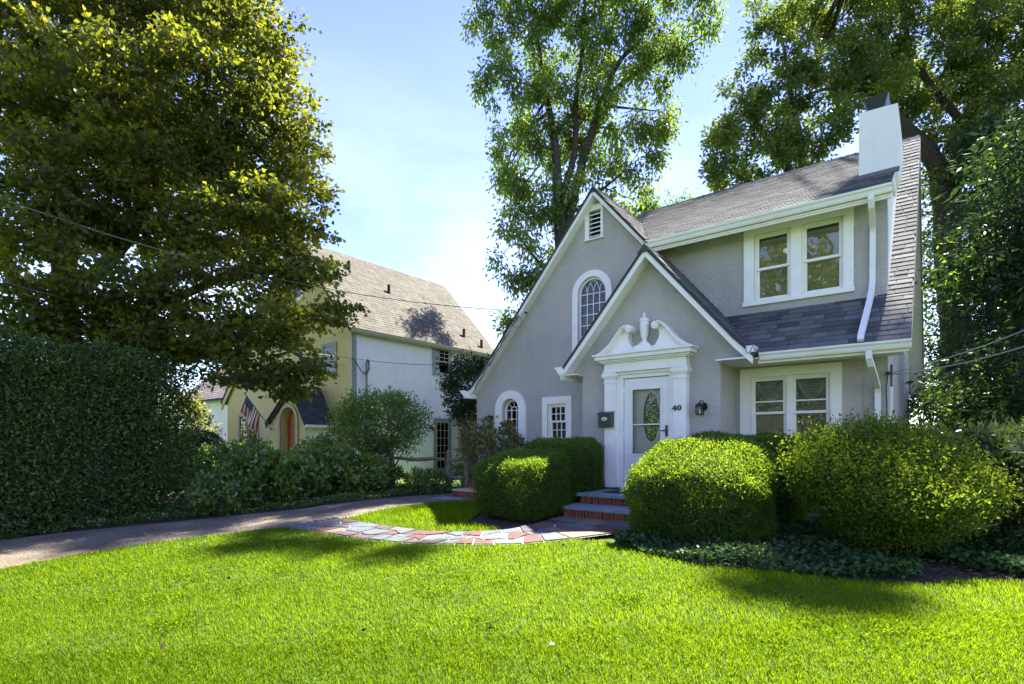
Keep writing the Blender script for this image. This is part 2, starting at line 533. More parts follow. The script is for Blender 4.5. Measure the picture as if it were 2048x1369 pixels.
def sheet(name, poly, dz, mat, label=None, cell=.6):
    bm = bmesh.new()
    vs = [bm.verts.new((x, y, 0)) for x, y in poly]
    bm.faces.new(vs)
    bmesh.ops.triangulate(bm, faces=bm.faces[:])
    ys = [p[1] for p in poly]; xs = [p[0] for p in poly]
    y = math.floor(min(ys)) + .03
    while y < max(ys):
        bmesh.ops.bisect_plane(bm, geom=bm.verts[:] + bm.edges[:] + bm.faces[:], plane_co=(0, y, 0), plane_no=(0, 1, 0))
        y += cell
    for v in bm.verts: v.co.z = ground(v.co.y) + dz
    bmesh.ops.triangulate(bm, faces=bm.faces[:])
    bmesh.ops.recalc_face_normals(bm, faces=bm.faces[:])
    me = bpy.data.meshes.new(name); bm.to_mesh(me); bm.free()
    for p in me.polygons:
        if p.normal.z < 0: p.flip()
    me.materials.append(mat)
    o = bpy.data.objects.new(name, me); COL.objects.link(o)
    ORG[o] = Vector((0, 0, 0))
    return prop(o, label, kind='structure')

sheet('ground', [(-400, -400), (400, -400), (400, 600), (-400, 600)], -.03, M['earth_grass'], 'green ground spreading out round both houses', 2.0)
DRIVE = [(-12.6, -9.0), (-9.2, -9.0), (-9.91, 1.53), (-9.9, 2.33), (-9.72, 3.24), (-9.26, 4.14), (-8.88, 4.88), (-8.51, 5.4), (-8.41, 5.95), (-8.59, 6.88), (-8.51, 7.91), (-8.44, 8.58), (-8.45, 10.2),
         (-9.7, 10.6), (-10.0, 9.16), (-10.06, 8.2), (-10.13, 7.17), (-10.29, 6.12), (-10.76, 5.32), (-11.2, 4.57), (-11.62, 3.86), (-12.03, 3.2), (-12.41, 2.57), (-12.64, 1.95)]
sheet('driveway', DRIVE, -.006, M['asphalt'], 'worn brown grey driveway curving up between the dark hedge and the lawn')
BED = [(-3.36, 7.91), (-3.46, 6.93), (-3.35, 6.41), (-2.73, 6.19), (-2.09, 6.05), (-1.35, 6.19), (-0.68, 6.24), (-0.1, 6.41), (0.09, 6.7), (0.63, 6.95), (1.6, 7.31), (3.41, 7.51), (6.01, 7.61), (6.0, 16.0), (-0.6, 16.0), (-0.6, 10.85), (-3.0, 10.85), (-3.36, 9.9)]
sheet('planting_bed', BED, -.012, M['soil'], 'dark mulch bed under the hedges right of the steps')
BED2 = [(-5.24, 6.55), (-5.11, 7.61), (-5.25, 8.01), (-5.25, 9.9), (-5.9, 9.9), (-5.9, 10.8), (-9.5, 10.8), (-9.5, 10.0), (-7.2, 9.3), (-6.61, 7.61), (-6.14, 6.64)]
sheet('shady_bed', BED2, -.012, M['soil'], 'dark bare soil bed under the hedges left of the steps')
BED3 = [(-10.05, 9.0), (-10.13, 7.17), (-10.32, 6.12), (-10.77, 5.32), (-11.2, 4.57), (-11.62, 3.86), (-12.03, 3.2), (-12.64, 1.95), (-12.5, -4.0), (-16.0, -4.0), (-16.19, 6.07), (-13.5, 10.4), (-9.8, 10.6)]
sheet('border_bed', BED3, -.012, M['soil'], 'shaded soil border along the left side of the driveway')

# flagstone walk: a curved ribbon of stones set in pale mortar
WS = [(-8.66, 4.92), (-8.1, 4.97), (-7.55, 4.98), (-6.76, 4.99), (-6.04, 5.09), (-5.48, 5.28), (-4.94, 5.55), (-4.44, 5.83), (-3.98, 6.4), (-3.56, 7.12), (-3.5, 8.01)]
WN = [(-8.52, 5.86), (-7.97, 5.83), (-7.41, 5.79), (-6.7, 5.79), (-6.12, 5.86), (-5.67, 6.03), (-5.35, 6.26), (-5.14, 6.55), (-5.05, 7.02), (-5.11, 7.51), (-5.22, 8.01)]
def walk(s, t):
    s = max(0, min(.9999, s)) * (len(WS) - 1); i = int(s); f = s - i
    a = Vector(WS[i]).lerp(Vector(WS[i + 1]), f); b = Vector(WN[i]).lerp(Vector(WN[i + 1]), f)
    return a.lerp(b, t)
def walk_poly():
    n = 40
    return [tuple(walk(i / n, 0)) for i in range(n + 1)] + [tuple(walk(i / n, 1)) for i in range(n, -1, -1)]
WALK = walk_poly()
wk = sheet('flagstone_walk', WALK, .003, M['path_mortar'], 'curved walk of red, blue grey and brown flagstones in pale mortar', .3)
def flag(poly, mat, h):
    n = len(poly)
    c = Vector((sum(p[0] for p in poly) / n, sum(p[1] for p in poly) / n))
    mb = MB()
    ins = []
    for p in poly:
        d = c - Vector(p)
        ins.append(Vector(p) + d.normalized() * min(.022, d.length * .3))
    top = [(p.x, p.y, ground(p.y) + .004 + h) for p in ins]
    bot = [(p[0] + (p[0] - c.x) * 0, p[1], ground(p[1]) + .004) for p in ins]
    fs = [tuple(range(n))] + [(i, (i + 1) % n, n + (i + 1) % n, n + i) for i in range(n)]
    mb.add(top + bot, fs)
    return mb.build('flagstone', mat, wk)
rs = random.Random(7)
rows = [0, .34, .67, 1.0]
cuts = []
for r in range(3):
    s = 0; c = [0]
    while s < .985:
        s += rs.uniform(.036, .082)
        if s > .962: s = 1
        c.append(min(1, s))
    cuts.append(c)
def jit(s, t):      # the row lines wander, the same for the stones on either side
    if t in (0, 1): return t
    return t + .075 * math.sin(s * 31 + t * 9) + .05 * math.sin(s * 77 + t * 5)
PICK = [0, 1, 4, 0, 1, 5, 0, 2, 3, 0, 1, 6, 4, 0, 3, 1, 2, 0]
kk = 0
for r in range(3):
    for i in range(len(cuts[r]) - 1):
        s0, s1 = cuts[r][i], cuts[r][i + 1]
        sk = .006 * math.sin(i * 5.1 + r * 2)
        sk2 = .006 * math.sin((i + 1) * 5.1 + r * 2)
        t0, t1 = rows[r], rows[r + 1]
        pts = []
        for q in range(4):
            s = s0 - sk * (s0 > 0) + (s1 - s0 - sk2 * (s1 < 1) + sk) * q / 3
            pts.append(walk(s, jit(s, t0)))
        for q in range(3, -1, -1):
            s = s0 + sk * (s0 > 0) + (s1 - s0 + sk2 * (s1 < 1) - sk) * q / 3
            pts.append(walk(s, jit(s, t1)))
        flag([tuple(p) for p in pts], STONES[PICK[(kk * 7 + r * 5 + rs.randrange(4)) % len(PICK)]], rs.uniform(.010, .020))
        kk += 1
# broken slate where the walk meets the drive
for i in range(9):
    cx, cy = -8.62 - .10 * rs.random(), 4.88 + i * .12
    p = [(cx + rs.uniform(.07, .17) * math.cos(a), cy + rs.uniform(.05, .09) * math.sin(a)) for a in (0, 1.1, 2.2, 3.3, 4.3, 5.3)]
    flag(p, STONES[(1, 2, 6, 1)[i % 4]], rs.uniform(.012, .03))
# a pale kerb slab by the brick stoop

# ------------------------------------------------------------------ the grey house
house = thing('house', (-5, 10.8, 0), 'grey stucco cottage with steep front gables, white trim and a white chimney', 'house')
YW, YD, YP = 10.82, 10.9, 9.90
# roof heights
PROF = [(9.82, 2.80), (10.9, 3.72), (11.9, 4.65), (12.9, 5.70), (15.15, 8.10)]
def main_z(y):
    for (a, za), (b, zb) in zip(PROF, PROF[1:]):
        if y <= b: return za + (zb - za) * (y - a) / (b - a)
    return 8.10 - (y - 15.15) * 1.02
def dorm_z(y): return 5.33 + .577 * (y - 10.35)
def gab_z(x): return 6.93 - 1.17 * abs(x + 6)
def porl_z(x): return 4.99 - 1.17 * (-4.34 - x)

# walls
def wall(name, poly, y, mat, holes=(), th=.2, label=None):
    return MB().prism(poly, -th, 0, TY(y), holes).build(name, mat, house, label=label)
A1 = archpoly(-6.14, .36, 3.05, 4.66)           # upper arched window opening
A2 = archpoly(-8.466, .275, 1.15, 2.10)          # small arched window opening
Q1 = rect(-7.36, -6.83, 1.33, 2.20)              # square window
V1 = rect(-6.22, -5.92, 5.87, 6.50)              # louvre vent
wall('gable_wall', [(-9.62, -.3), (-3.06, -.3), (-3.06, 3.42), (-6.0, 6.86), (-9.62, 2.62)], YW - .02, M['stucco'], [A1, A2, Q1, V1], label='tall front gable wall')
DO = rect(-4.90, -3.93, .40, 2.56)
wall('porch_wall', [(-5.865, -.3), (-3.04, -.3), (-3.04, 2.728), (-2.55, 2.728), (-4.34, 4.90), (-6.16, 2.728), (-5.865, 2.728)], YP, M['stucco'], [DO], label='wall of the projecting entrance gable')
MB().box(-3.24, -3.041, YP + .2, YW + .1, -.3, 3.4).build('porch_side_wall', M['stucco'], house)
MB().box(-5.864, -5.664, YP + .2, YW - .02, -.3, 3.2).build('porch_side_wall', M['stucco'], house)
W1 = rect(-2.775, -1.465, 1.10, 2.50)
wall('front_wall', rect(-3.04, -1.02, -.3, 2.85), YW, M['stucco'], [W1])
MB().box(-1.02, -.65, YW + .06, YW + .26, -.3, 2.85).build('front_wall', M['stucco'], house)
W2 = rect(-2.73, -1.28, 3.93, 5.19)
wall('dormer_wall', [(-4.75, 3.2), (-.66, 3.2), (-.66, 5.62), (-4.75, 5.62)], YD, M['stucco'], [W2])
# right end wall follows the roof line
pr = [(YW + .3, -.3), (19.5, -.3), (19.5, 3.55)] + [(15.15, 7.95)] + [(y, z - .13) for y, z in reversed(PROF[1:4])] + [(YW + .3, 3.45)]
MB().prism(pr, -.2, 0, lambda u, v, w: (-.65 + w, u, v)).build('end_wall', M['stucco'], house)
mb = MB()
mb.box(-9.62, -9.42, YW + .18, 16, -.3, 2.62)
mb.box(-9.62, -.65, 19.3, 19.5, -.3, 3.0)
mb.box(-6.7, -6.5, 13.5, 19.3, 0, 6.9)
mb.box(-9.42, -6.7, 15.8, 16, -.3, 2.9)
mb.build('rear_wall', M['stucco'], house)
# dormer cheek, white
ck = [(YD + .2, 3.78), (11.9, 4.67), (12.9, 5.72), (14.1, 7.02), (13.9, 7.3), (11.2, 5.62), (YD + .2, 5.45)]
MB().prism(ck, -.08, 0, lambda u, v, w: (-.655 + w, u, v)).build('dormer_cheek', M['white'], house)
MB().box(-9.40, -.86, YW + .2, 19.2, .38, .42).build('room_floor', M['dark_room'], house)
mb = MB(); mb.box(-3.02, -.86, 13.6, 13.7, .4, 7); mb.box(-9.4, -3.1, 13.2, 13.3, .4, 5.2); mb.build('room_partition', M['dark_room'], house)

# roof slabs -------------------------------------------------
def slab(name, pts, mat=M['roof_felt'], th=.07):
    n = len(pts)
    vs = [tuple(p) for p in pts] + [(p[0], p[1], p[2] - th) for p in pts]
    fs = [tuple(range(n)), tuple(range(n, 2 * n))[::-1]] + [(i, (i + 1) % n, n + (i + 1) % n, n + i) for i in range(n)]
    return MB().add(vs, fs).build(name, mat, house)
def profslab(name, x0, x1, ys, zf):
    mb = MB()
    for a, b in zip(ys, ys[1:]):
        p = [(x0, a, zf(a)), (x1, a, zf(a)), (x1, b, zf(b)), (x0, b, zf(b))]
        q = [(x, y, z - .07) for x, y, z in p]
        mb.add(p + q, [(0, 1, 2, 3), (7, 6, 5, 4), (0, 4, 5, 1), (3, 2, 6, 7), (0, 3, 7, 4), (1, 5, 6, 2)])
    return mb.build(name, M['roof_felt'], house)
r_apron = profslab('lower_roof', -3.04, -.31, [9.96, 10.36, 10.9, 11.05], main_z)
profslab('lower_roof', -2.44, -.31, [9.82, 9.96], main_z)
r_strip = profslab('main_roof', -.80, -.31, [11.05, 11.9, 12.9, 14, 15.15], main_z)
r_dorm = slab('dormer_roof', [(-4.62, 10.40, dorm_z(10.40)), (-.60, 10.40, dorm_z(10.40)), (-.60, 15.1, dorm_z(15.1)), (-6.85, 15.1, dorm_z(15.1)), (-6.85, 13.3, dorm_z(13.3)), (-6.05, 13.1, dorm_z(13.1))])
slab('rear_roof', [(-6.85, 15.15, 8.08), (-.31, 15.15, 8.08), (-.31, 20.35, 2.78), (-6.85, 20.35, 2.78)])
r_right = slab('gable_roof', [(-6.0, 10.55, 6.93), (-4.34, 10.55, gab_z(-4.34)), (-4.34, 9.58, gab_z(-4.34)), (-2.75, 9.58, gab_z(-2.75)), (-2.42, 9.58, 2.80), (-2.42, 10.2, 2.80), (-2.75, 10.5, gab_z(-2.75)), (-4.6, 11.0, gab_z(-4.6)), (-6.0, 13.4, 6.93)])
r_pl = slab('porch_roof', [(-4.34, 9.58, 4.99), (-4.34, 10.8, 4.99), (-6.22, 10.8, porl_z(-6.22)), (-6.22, 9.58, porl_z(-6.22))])
mb = MB()
for (xa, za), (xb, zb) in zip([(-6, 6.93), (-9.3, 3.07), (-9.62, 2.76), (-9.9, 2.63)], [(-9.3, 3.07), (-9.62, 2.76), (-9.9, 2.63)]):
    p = [(xa, 10.55, za), (xb, 10.55, zb), (xb, 16.2, zb), (xa, 16.2, za)]
    q = [(x, y, z - .07) for x, y, z in p]
    mb.add(p + q, [(0, 1, 2, 3), (7, 6, 5, 4), (0, 4, 5, 1), (3, 2, 6, 7), (0, 3, 7, 4), (1, 5, 6, 2)])
mb.build('gable_roof', M['roof_felt'], house)

# shingles ---------------------------------------------------
def tabs(org, u, v, n, ulen, vlen, keep, roof, rnd, ex=.145, wmin=.16, wmax=.36, out=None, th0=.013, th1=.018, dj=.003):
    """wedge shaped shingle tabs over a slope: u along the eave, v up the slope, n outwards"""
    org, u, v, n = Vector(org), Vector(u), Vector(v), Vector(n)
    row = 0; y = -.01
    while y < vlen - .03:
        x = -rnd.uniform(0, .25)
        while x < ulen:
            w = rnd.uniform(wmin, wmax)
            a, b = max(0, x), min(ulen, x + w)
            if b - a > .03:
                yt = min(vlen, y + ex + .05)
                c = org + u * (a + b) / 2 + v * (y + ex / 2)
                if keep(c):
                    g = .004
                    d = rnd.uniform(-dj, dj); th = rnd.uniform(th0, th1)
                    lo = [org + u * (a + g) + v * (y + d) + n * .004, org + u * (b - g) + v * (y + d) + n * .004]
                    hi = [org + u * (a + g) + v * yt + n * .002, org + u * (b - g) + v * yt + n * .002]
                    out.append((lo[0], lo[1], hi[1], hi[0], lo[0] + n * th, lo[1] + n * th, hi[1] + n * .003, hi[0] + n * .003, roof, c, n, (b - a) * ex))
            x += w
        y += ex; row += 1
SHF = [(0, 3, 2, 1), (4, 5, 6, 7), (0, 1, 5, 4), (1, 2, 6, 5), (2, 3, 7, 6), (3, 0, 4, 7)]
rn = random.Random(11)
T_ = []
def slope(yA, yB, zf):
    d = Vector((0, yB - yA, zf(yB) - zf(yA))); L = d.length; d.normalize()
    return d, L, Vector((0, -d.z, d.y))
for ya, yb in ((9.82, 10.9),):
    d, L, n = slope(ya, yb, main_z)
    tabs((-4.2, ya, main_z(ya)), (1, 0, 0), d, n, 3.89, L, lambda c: c.z > gab_z(c.x) - .05 and c.x > (-2.5 if c.y < 9.97 else -3.2), r_apron, rn, .148, out=T_)
for ya, yb in ((10.9, 11.9), (11.9, 12.9), (12.9, 15.15)):
    d, L, n = slope(ya, yb, main_z)
    tabs((-.80, ya, main_z(ya)), (1, 0, 0), d, n, .49, L, lambda c: True, r_strip, rn, .148, out=T_)
d, L, n = slope(10.40, 15.1, dorm_z)
tabs((-6.85, 10.40, dorm_z(10.40)), (1, 0, 0), d, n, 6.25, L, lambda c: c.z > gab_z(c.x) - .06 and (c.x > -6.05 or c.y > 13.25), r_dorm, rn, .148, wmin=.22, wmax=.42, out=T_, th0=.016, th1=.019, dj=.001)
v = Vector((-1, 0, 1.17)).normalized(); n = Vector((1.17, 0, 1)).normalized()
LA = math.hypot(6 - 2.62, 1.17 * (6 - 2.62))
def keepA(c):
    if c.y < 10.55 and c.x < -4.34: return False
    if c.y > 10.3 and c.x > -4.6 and c.z < dorm_z(c.y) and c.y > YD: return False
    if c.y > 10.4 and c.z < dorm_z(c.y) - .05 and c.z > 5.3: return False
    if c.z < main_z(c.y) - .04 and c.z < 3.8: return False
    return True
tabs((-2.62, 9.58, gab_z(-2.62)), (0, 1, 0), v, n, 3.8, LA, keepA, r_right, rn, .148, out=T_)
campos = Vector((0, 0, 1.28))
def shown(t):
    d = t[9] - campos
    return t[11] * max(0, -d.normalized().dot(t[10])) / d.length_squared
T_.sort(key=shown, reverse=True)
for t in T_[:290]:
    MB().add(t[:8], SHF).build('shingle', M['shingle'], t[8], fix=False)
rest = {}
for t in T_[290:]:
    rest.setdefault(t[8], MB()).add(t[:8], SHF, rn.random())
for rf, mb in rest.items():
    mb.build('shingles', M['shingle_mass'], rf, fix=False)['kind'] = 'stuff'
# ridge caps
mb = MB()
for i in range(44):
    x = -.33 - i * .148
    mb.add([(x, 15.02, 7.98), (x, 15.13, 8.135), (x, 15.28, 7.98), (x - .17, 15.02, 7.965), (x - .17, 15.13, 8.115), (x - .17, 15.28, 7.965)], [(0, 1, 4, 3), (1, 2, 5, 4), (0, 2, 1)], rn.random())
mb.build('ridge_cap', M['shingle_mass'], r_dorm, fix=False)
mb = MB()
for i in range(18):
    y = 10.56 + i * .148
    mb.add([(-6.14, y, 6.80), (-6, y, 6.965), (-5.86, y, 6.80), (-6.14, y + .17, 6.785), (-6, y + .17, 6.945), (-5.86, y + .17, 6.785)], [(0, 1, 4, 3), (1, 2, 5, 4), (0, 2, 1)], rn.random())
mb.build('ridge_cap', M['shingle_mass'], r_right, fix=False)
mb = MB()
for i in range(8):
    y = 9.57 + i * .148
    mb.add([(-4.48, y, 4.86), (-4.34, y, 5.025), (-4.2, y, 4.86), (-4.48, y + .17, 4.845), (-4.34, y + .17, 5.005), (-4.2, y + .17, 4.845)], [(0, 1, 4, 3), (1, 2, 5, 4), (0, 2, 1)], rn.random())
mb.build('ridge_cap', M['shingle_mass'], r_right, fix=False)

# rake boards ------------------------------------------------
def rake(name, pts, h, y0, y1, mat=M['white'], off=.072):
    up = [(x, z - off) for x, z in pts]; dn = [(x, z - off - h) for x, z in reversed(pts)]
    return MB().prism(up + dn, 0, y1 - y0, TY(y1)).build(name, mat, house)
rake('rake_board', [(-9.9, 2.63), (-9.62, 2.76), (-9.3, 3.07), (-6, 6.93), (-4.42, gab_z(-4.42))], .105, 10.57, 10.66)
rake('rake_board', [(-6.22, porl_z(-6.22)), (-4.34, 4.99), (-2.75, gab_z(-2.75)), (-2.44, 2.81)], .135, 9.60, 9.68)
mb = MB()   # soffits behind the rakes
def soff(p, q, y0, y1, dz=-.18): mb.add([(p[0], y0, p[1] + dz), (q[0], y0, q[1] + dz), (q[0], y1, q[1] + dz), (p[0], y1, p[1] + dz), (p[0], y0, p[1] + dz + .02), (q[0], y0, q[1] + dz + .02), (q[0], y1, q[1] + dz + .02), (p[0], y1, p[1] + dz + .02)], SHF)
soff((-9.62, 2.76), (-6, 6.93), 10.66, 10.80); soff((-6, 6.93), (-4.4, gab_z(-4.4)), 10.66, 10.80)
soff((-6.22, porl_z(-6.22)), (-4.34, 4.99), 9.68, 9.90); soff((-4.34, 4.99), (-2.5, gab_z(-2.5)), 9.68, 9.90)
# eave soffits
mb.box(-3.04, -.42, 9.80, YW, 2.70, 2.725)
mb.box(-3.04, -2.45, 9.62, 9.80, 2.70, 2.725)
mb.box(-6.20, -5.865, 9.66, 10.80, 2.68, 2.705)
mb.box(-9.88, -9.62, 10.62, 16, 2.46, 2.485)
mb.add([(-4.75, 10.40, 5.17), (-.60, 10.40, 5.17), (-.60, YD, 5.37), (-4.75, YD, 5.37), (-4.75, 10.40, 5.20), (-.60, 10.40, 5.20), (-.60, YD, 5.40), (-4.75, YD, 5.40)], SHF)
mb.build('soffit', M['white'], house)
MB().box(-2.40, -.33, 9.83, 9.87, 2.62, 2.76).build('fascia', M['white'], house)
MB().box(-6.21, -6.17, 9.66, 10.8, 2.60, 2.75).build('fascia', M['white'], house)
MB().box(-4.70, -.58, 10.42, 10.46, 5.14, 5.34).build('fascia', M['white'], house)
# right rake: grey board and boxed underside along the end of the roof
pl = [(9.86, 2.74), (10.9, 3.65), (11.9, 4.58), (12.9, 5.63), (15.15, 8.02), (20.3, 2.74)]
MB().prism(pl + [(y, z - .17) for y, z in reversed(pl)], 0, .035, lambda u, v, w: (-.345 + w, u, v)).build('rake_board', M['sage'], house)
mb = MB()
for (a, za), (b, zb) in zip(pl, pl[1:]):
    mb.add([(-.65, a, za - .12), (-.346, a, za - .12), (-.346, b, zb - .12), (-.65, b, zb - .12), (-.65, a, za - .10), (-.346, a, za - .10), (-.346, b, zb - .10), (-.65, b, zb - .10)], SHF)
mb.build('rake_soffit', M['white'], house)

# gutters ----------------------------------------------------
GP = [(0, 0), (.012, -.115), (.07, -.125), (.085, -.10), (.10, -.055), (.125, -.03), (.13, 0), (.118, 0), (.112, -.022), (.088, -.05), (.072, -.098), (.06, -.113), (.02, -.105), (.012, 0)]
def gutter(x0, x1, y, z):
    mb = MB().prism(GP, x0, x1, lambda u, v, w: (w, y - u, z + v))
    for xx in (x0, x1 - .006):
        mb.prism([(0, 0), (.012, -.115), (.07, -.125), (.10, -.055), (.13, 0)], xx, xx + .006, lambda u, v, w: (w, y - u, z + v))
    return mb.build('gutter', M['gutter'], house)
gutter(-2.36, -.30, 9.83, 2.785)
gutter(-4.60, -.56, 10.42, 5.33)
# short gutters at the foot of the entrance gable
mb = MB().prism(GP, 9.56, 9.86, lambda u, v, w: (-2.53 + u, w, 2.90 + v))
mb.box(-2.53, -2.40, 9.560, 9.566, 2.785, 2.895)
mb.build('gutter', M['gutter'], house)
MB().prism([(-6.36, 2.86), (-6.17, 2.86), (-6.12, 2.78), (-6.13, 2.70), (-6.22, 2.68), (-6.28, 2.77)], 9.56, 10.78, lambda u, v, w: (u, w, v)).build('gutter', M['gutter'], house)
MB().prism([(-10.0, 2.66), (-9.82, 2.66), (-9.66, 2.60), (-9.64, 2.44), (-9.78, 2.46), (-9.92, 2.58)], 10.52, 15, lambda u, v, w: (u, w, v)).build('gutter', M['gutter'], house)
# downspout, two runs
def flat_tube(pts, a, b):
    mb = MB(); vs = []; fs = []
    pts = [Vector(p) for p in pts]
    for i, p in enumerate(pts):
        t = (pts[min(i + 1, len(pts) - 1)] - pts[max(i - 1, 0)]).normalized()
        x = Vector((1, 0, 0)); nn = t.cross(x).normalized()
        for sx_, sy_ in ((-1, -1), (1, -1), (1, 1), (-1, 1)):
            vs.append(p + x * a * sx_ + nn * b * sy_)
    for i in range(len(pts) - 1):
        for k in range(4):
            fs.append((i * 4 + k, i * 4 + (k + 1) % 4, i * 4 + 4 + (k + 1) % 4, i * 4 + 4 + k))
    fs += [(0, 1, 2, 3), tuple(len(vs) - 4 + k for k in range(4))]
    return mb.add(vs, fs)
flat_tube([(-.84, 10.36, 5.24), (-.84, 10.36, 5.16), (-.84, 10.42, 5.06), (-.85, 10.80, 4.86), (-.855, 10.85, 4.78), (-.86, 10.85, 3.98), (-.865, 10.80, 3.83), (-.88, 10.62, 3.60), (-.93, 9.86, 2.92), (-.93, 9.80, 2.84)], .042, .032).build('downspout', M['gutter'], house)
flat_tube([(-.82, 9.78, 2.66), (-.82, 9.78, 2.56), (-.80, 9.85, 2.46), (-.79, 10.15, 2.36), (-.785, 10.78, 2.2), (-.785, 10.83, 2.1), (-.785, 10.83, -.1)], .042, .032).build('downspout', M['gutter'], house)

# chimney ----------------------------------------------------
cp = [(-1.12, 5.85), (-1.115, 6.5), (-1.117, 7.17), (-.544, 7.14), (-.52, 6.85), (-.504, 6.62), (-.512, 6.40), (-.535, 6.15), (-.56, 6.02), (-.60, 5.98), (-.62, 5.85)]
chim = MB().prism(cp, -.85, 0, TY(11.5)).build('chimney', M['white_stucco'], house)
mb = MB(); mb.box(-.99, -.74, 11.62, 12.05, 7.12, 7.22); mb.build('flue', simple('clay_flue', (.55, .47, .33), .8), chim)
mb = MB()
c0, c1 = (-.865, 11.83), .16
mb.add([(-.99, 11.60, 7.22), (-.74, 11.60, 7.22), (-.74, 12.07, 7.22), (-.99, 12.07, 7.22), (-1.05, 11.55, 7.42), (-.68, 11.55, 7.42), (-.68, 12.12, 7.42), (-1.05, 12.12, 7.42)], SHF)
for xx in (-.98, -.87, -.76): mb.box(xx - .012, xx + .012, 11.585, 11.60, 7.22, 7.40)
mb.box(-.70, -.60, 11.6, 11.8, 7.15, 7.17)
mb.build('chimney_cap', M['black'], chim)
MB().add([(-1.16, 11.30, dorm_z(11.30) + .03), (-.52, 11.30, dorm_z(11.30) + .03), (-.52, 11.5, dorm_z(11.5) + .06), (-1.16, 11.5, dorm_z(11.5) + .06), (-1.16, 11.30, dorm_z(11.3)), (-.52, 11.30, dorm_z(11.3)), (-.52, 11.5, dorm_z(11.5)), (-1.16, 11.5, dorm_z(11.5))], SHF).build('flashing', M['darkgrey'], chim)

# windows ----------------------------------------------------
def sash(mb, T, u0, u1, v0, v1, w, t=.045, d=.035):
    mb.box(u0, u0 + t, v0, v1, w - d, w, lambda a, b, c: T(a, b, c)); mb.box(u1 - t, u1, v0, v1, w - d, w, T)
    mb.box(u0 + t, u1 - t, v1 - t, v1, w - d, w, T); mb.box(u0 + t, u1 - t, v0, v0 + t, w - d, w, T)
def bx(mb, T, u0, u1, v0, v1, w0, w1): return mb.box(u0, u1, v0, v1, w0, w1, T)
def double_hung(T, u0, u1, v0, v1, vm, parent, trim, glass, grid=None, win=None, w0=-.10):
    """one double hung unit in an opening; returns the window part"""
    mb = MB()
    bx(mb, T, u0, u0 + .03, v0, v1, w0 - .02, w0 + .075); bx(mb, T, u1 - .03, u1, v0, v1, w0 - .02, w0 + .075)
    bx(mb, T, u0 + .03, u1 - .03, v1 - .03, v1, w0 - .02, w0 + .075); bx(mb, T, u0 + .03, u1 - .03, v0, v0 + .03, w0 - .02, w0 + .085)
    win = mb.build('window', trim, parent)
    mb = MB(); sash(mb, T, u0 + .03, u1 - .03, vm - .022, v1 - .03, w0 + .05); mb.build('sash', trim, win)
    mb = MB(); sash(mb, T, u0 + .03, u1 - .03, v0 + .03, vm + .022, w0 + .012); mb.build('sash', trim, win)
    mb = MB(); bx(mb, T, u0 + .075, u1 - .075, vm + .02, v1 - .075, w0 + .022, w0 + .028); mb.build('pane', glass, win)
    mb = MB(); bx(mb, T, u0 + .075, u1 - .075, v0 + .075, vm - .02, w0 - .018, w0 - .012); mb.build('pane', glass, win)
    if grid:
        nu, nv = grid
        for (a, b, ww) in ((vm + .022, v1 - .075, .046), (v0 + .075, vm - .022, .008)):
            mb = MB()
            for i in range(1, nu):
                x = u0 + .075 + (u1 - u0 - .15) * i / nu; bx(mb, T, x - .009, x + .009, a, b, w0 + ww - .016, w0 + ww)
            for j in range(1, nv):
                y = a + (b - a) * j / nv; bx(mb, T, u0 + .075, u1 - .075, y - .009, y + .009, w0 + ww - .015, w0 + ww - .001)
            mb.build('muntin', trim, win)
    return win
def casing(T, u0, u1, v0, v1, tl, tr, tt, tb, parent, mat, w=.03):
    """flat casing boards round an opening, heads butted over the legs with a drip edge"""
    mb = MB()
    def bd(p): mb.prism(p, 0, w, T)
    bd([(u0 - tl, v1 + tt), (u0, v1), (u0, v0), (u0 - tl, v0)])
    bd([(u1 + tr, v1 + tt), (u1 + tr, v0), (u1, v0), (u1, v1)])
    bd([(u0 - tl + .003, v1 + tt), (u1 + tr - .003, v1 + tt), (u1 - .003, v1), (u0 + .003, v1)])
    if tb: bx(mb, T, u0 - tl - .015, u1 + tr + .015, v0 - tb, v0, 0, w + .03)
    return mb.build('window_casing', mat, parent)

T1 = TY(YW)
casing(T1, -2.775, -1.465, 1.10, 2.50, .18, .17, .16, .10, house, M['white'])
mb = MB(); bx(mb, T1, -2.15, -2.09, 1.10, 2.50, -.12, .012); mb.build('mullion', M['white'], house)
w = double_hung(T1, -2.775, -2.15, 1.10, 2.50, 1.83, house, M['white'], M['pane_wavy'])
w2_ = double_hung(T1, -2.09, -1.465, 1.10, 2.50, 1.83, house, M['white'], M['pane_wavy'])
M['behind_glass'] = simple('lace_curtain', (.55, .50, .40), .9, 0, .25, 30)
for ww, a, b in ((w, -2.775, -2.15), (w2_, -2.09, -1.465)):
    mb = MB()      # swagged valance just behind the glass
    for k in range(5):
        pts = []
        for i in range(13):
            f_ = i / 12
            pts.append(T1(a + .09 + (b - a - .18) * f_, 2.40 - .02 * k - (.10 + .035 * k) * math.sin(PI * f_), -.16))
        mb.tube(pts, .009, 5)
    mb.build('curtain_swag', M['behind_glass'], ww)
    mb = MB(); bx(mb, T1, a + .05, b - .05, 1.15, 2.46, -.22, -.217); mb.build('window_shade', M['dim_shade'], ww)
for ww in (w, w2_):
    a = -2.775 if ww is w else -2.09
    mb = MB(); bx(mb, T1, a + .075, a + .55, 2.03, 2.055, -.09, -.06); mb.build('sash_rail', M['white'], ww)
T2 = TY(YD)
casing(T2, -2.73, -1.28, 3.93, 5.19, .18, .15, .16, .075, house, M['white'])
mb = MB(); bx(mb, T2, -2.10, -1.93, 3.93, 5.19, -.12, .022); mb.build('mullion', M['white'], house)
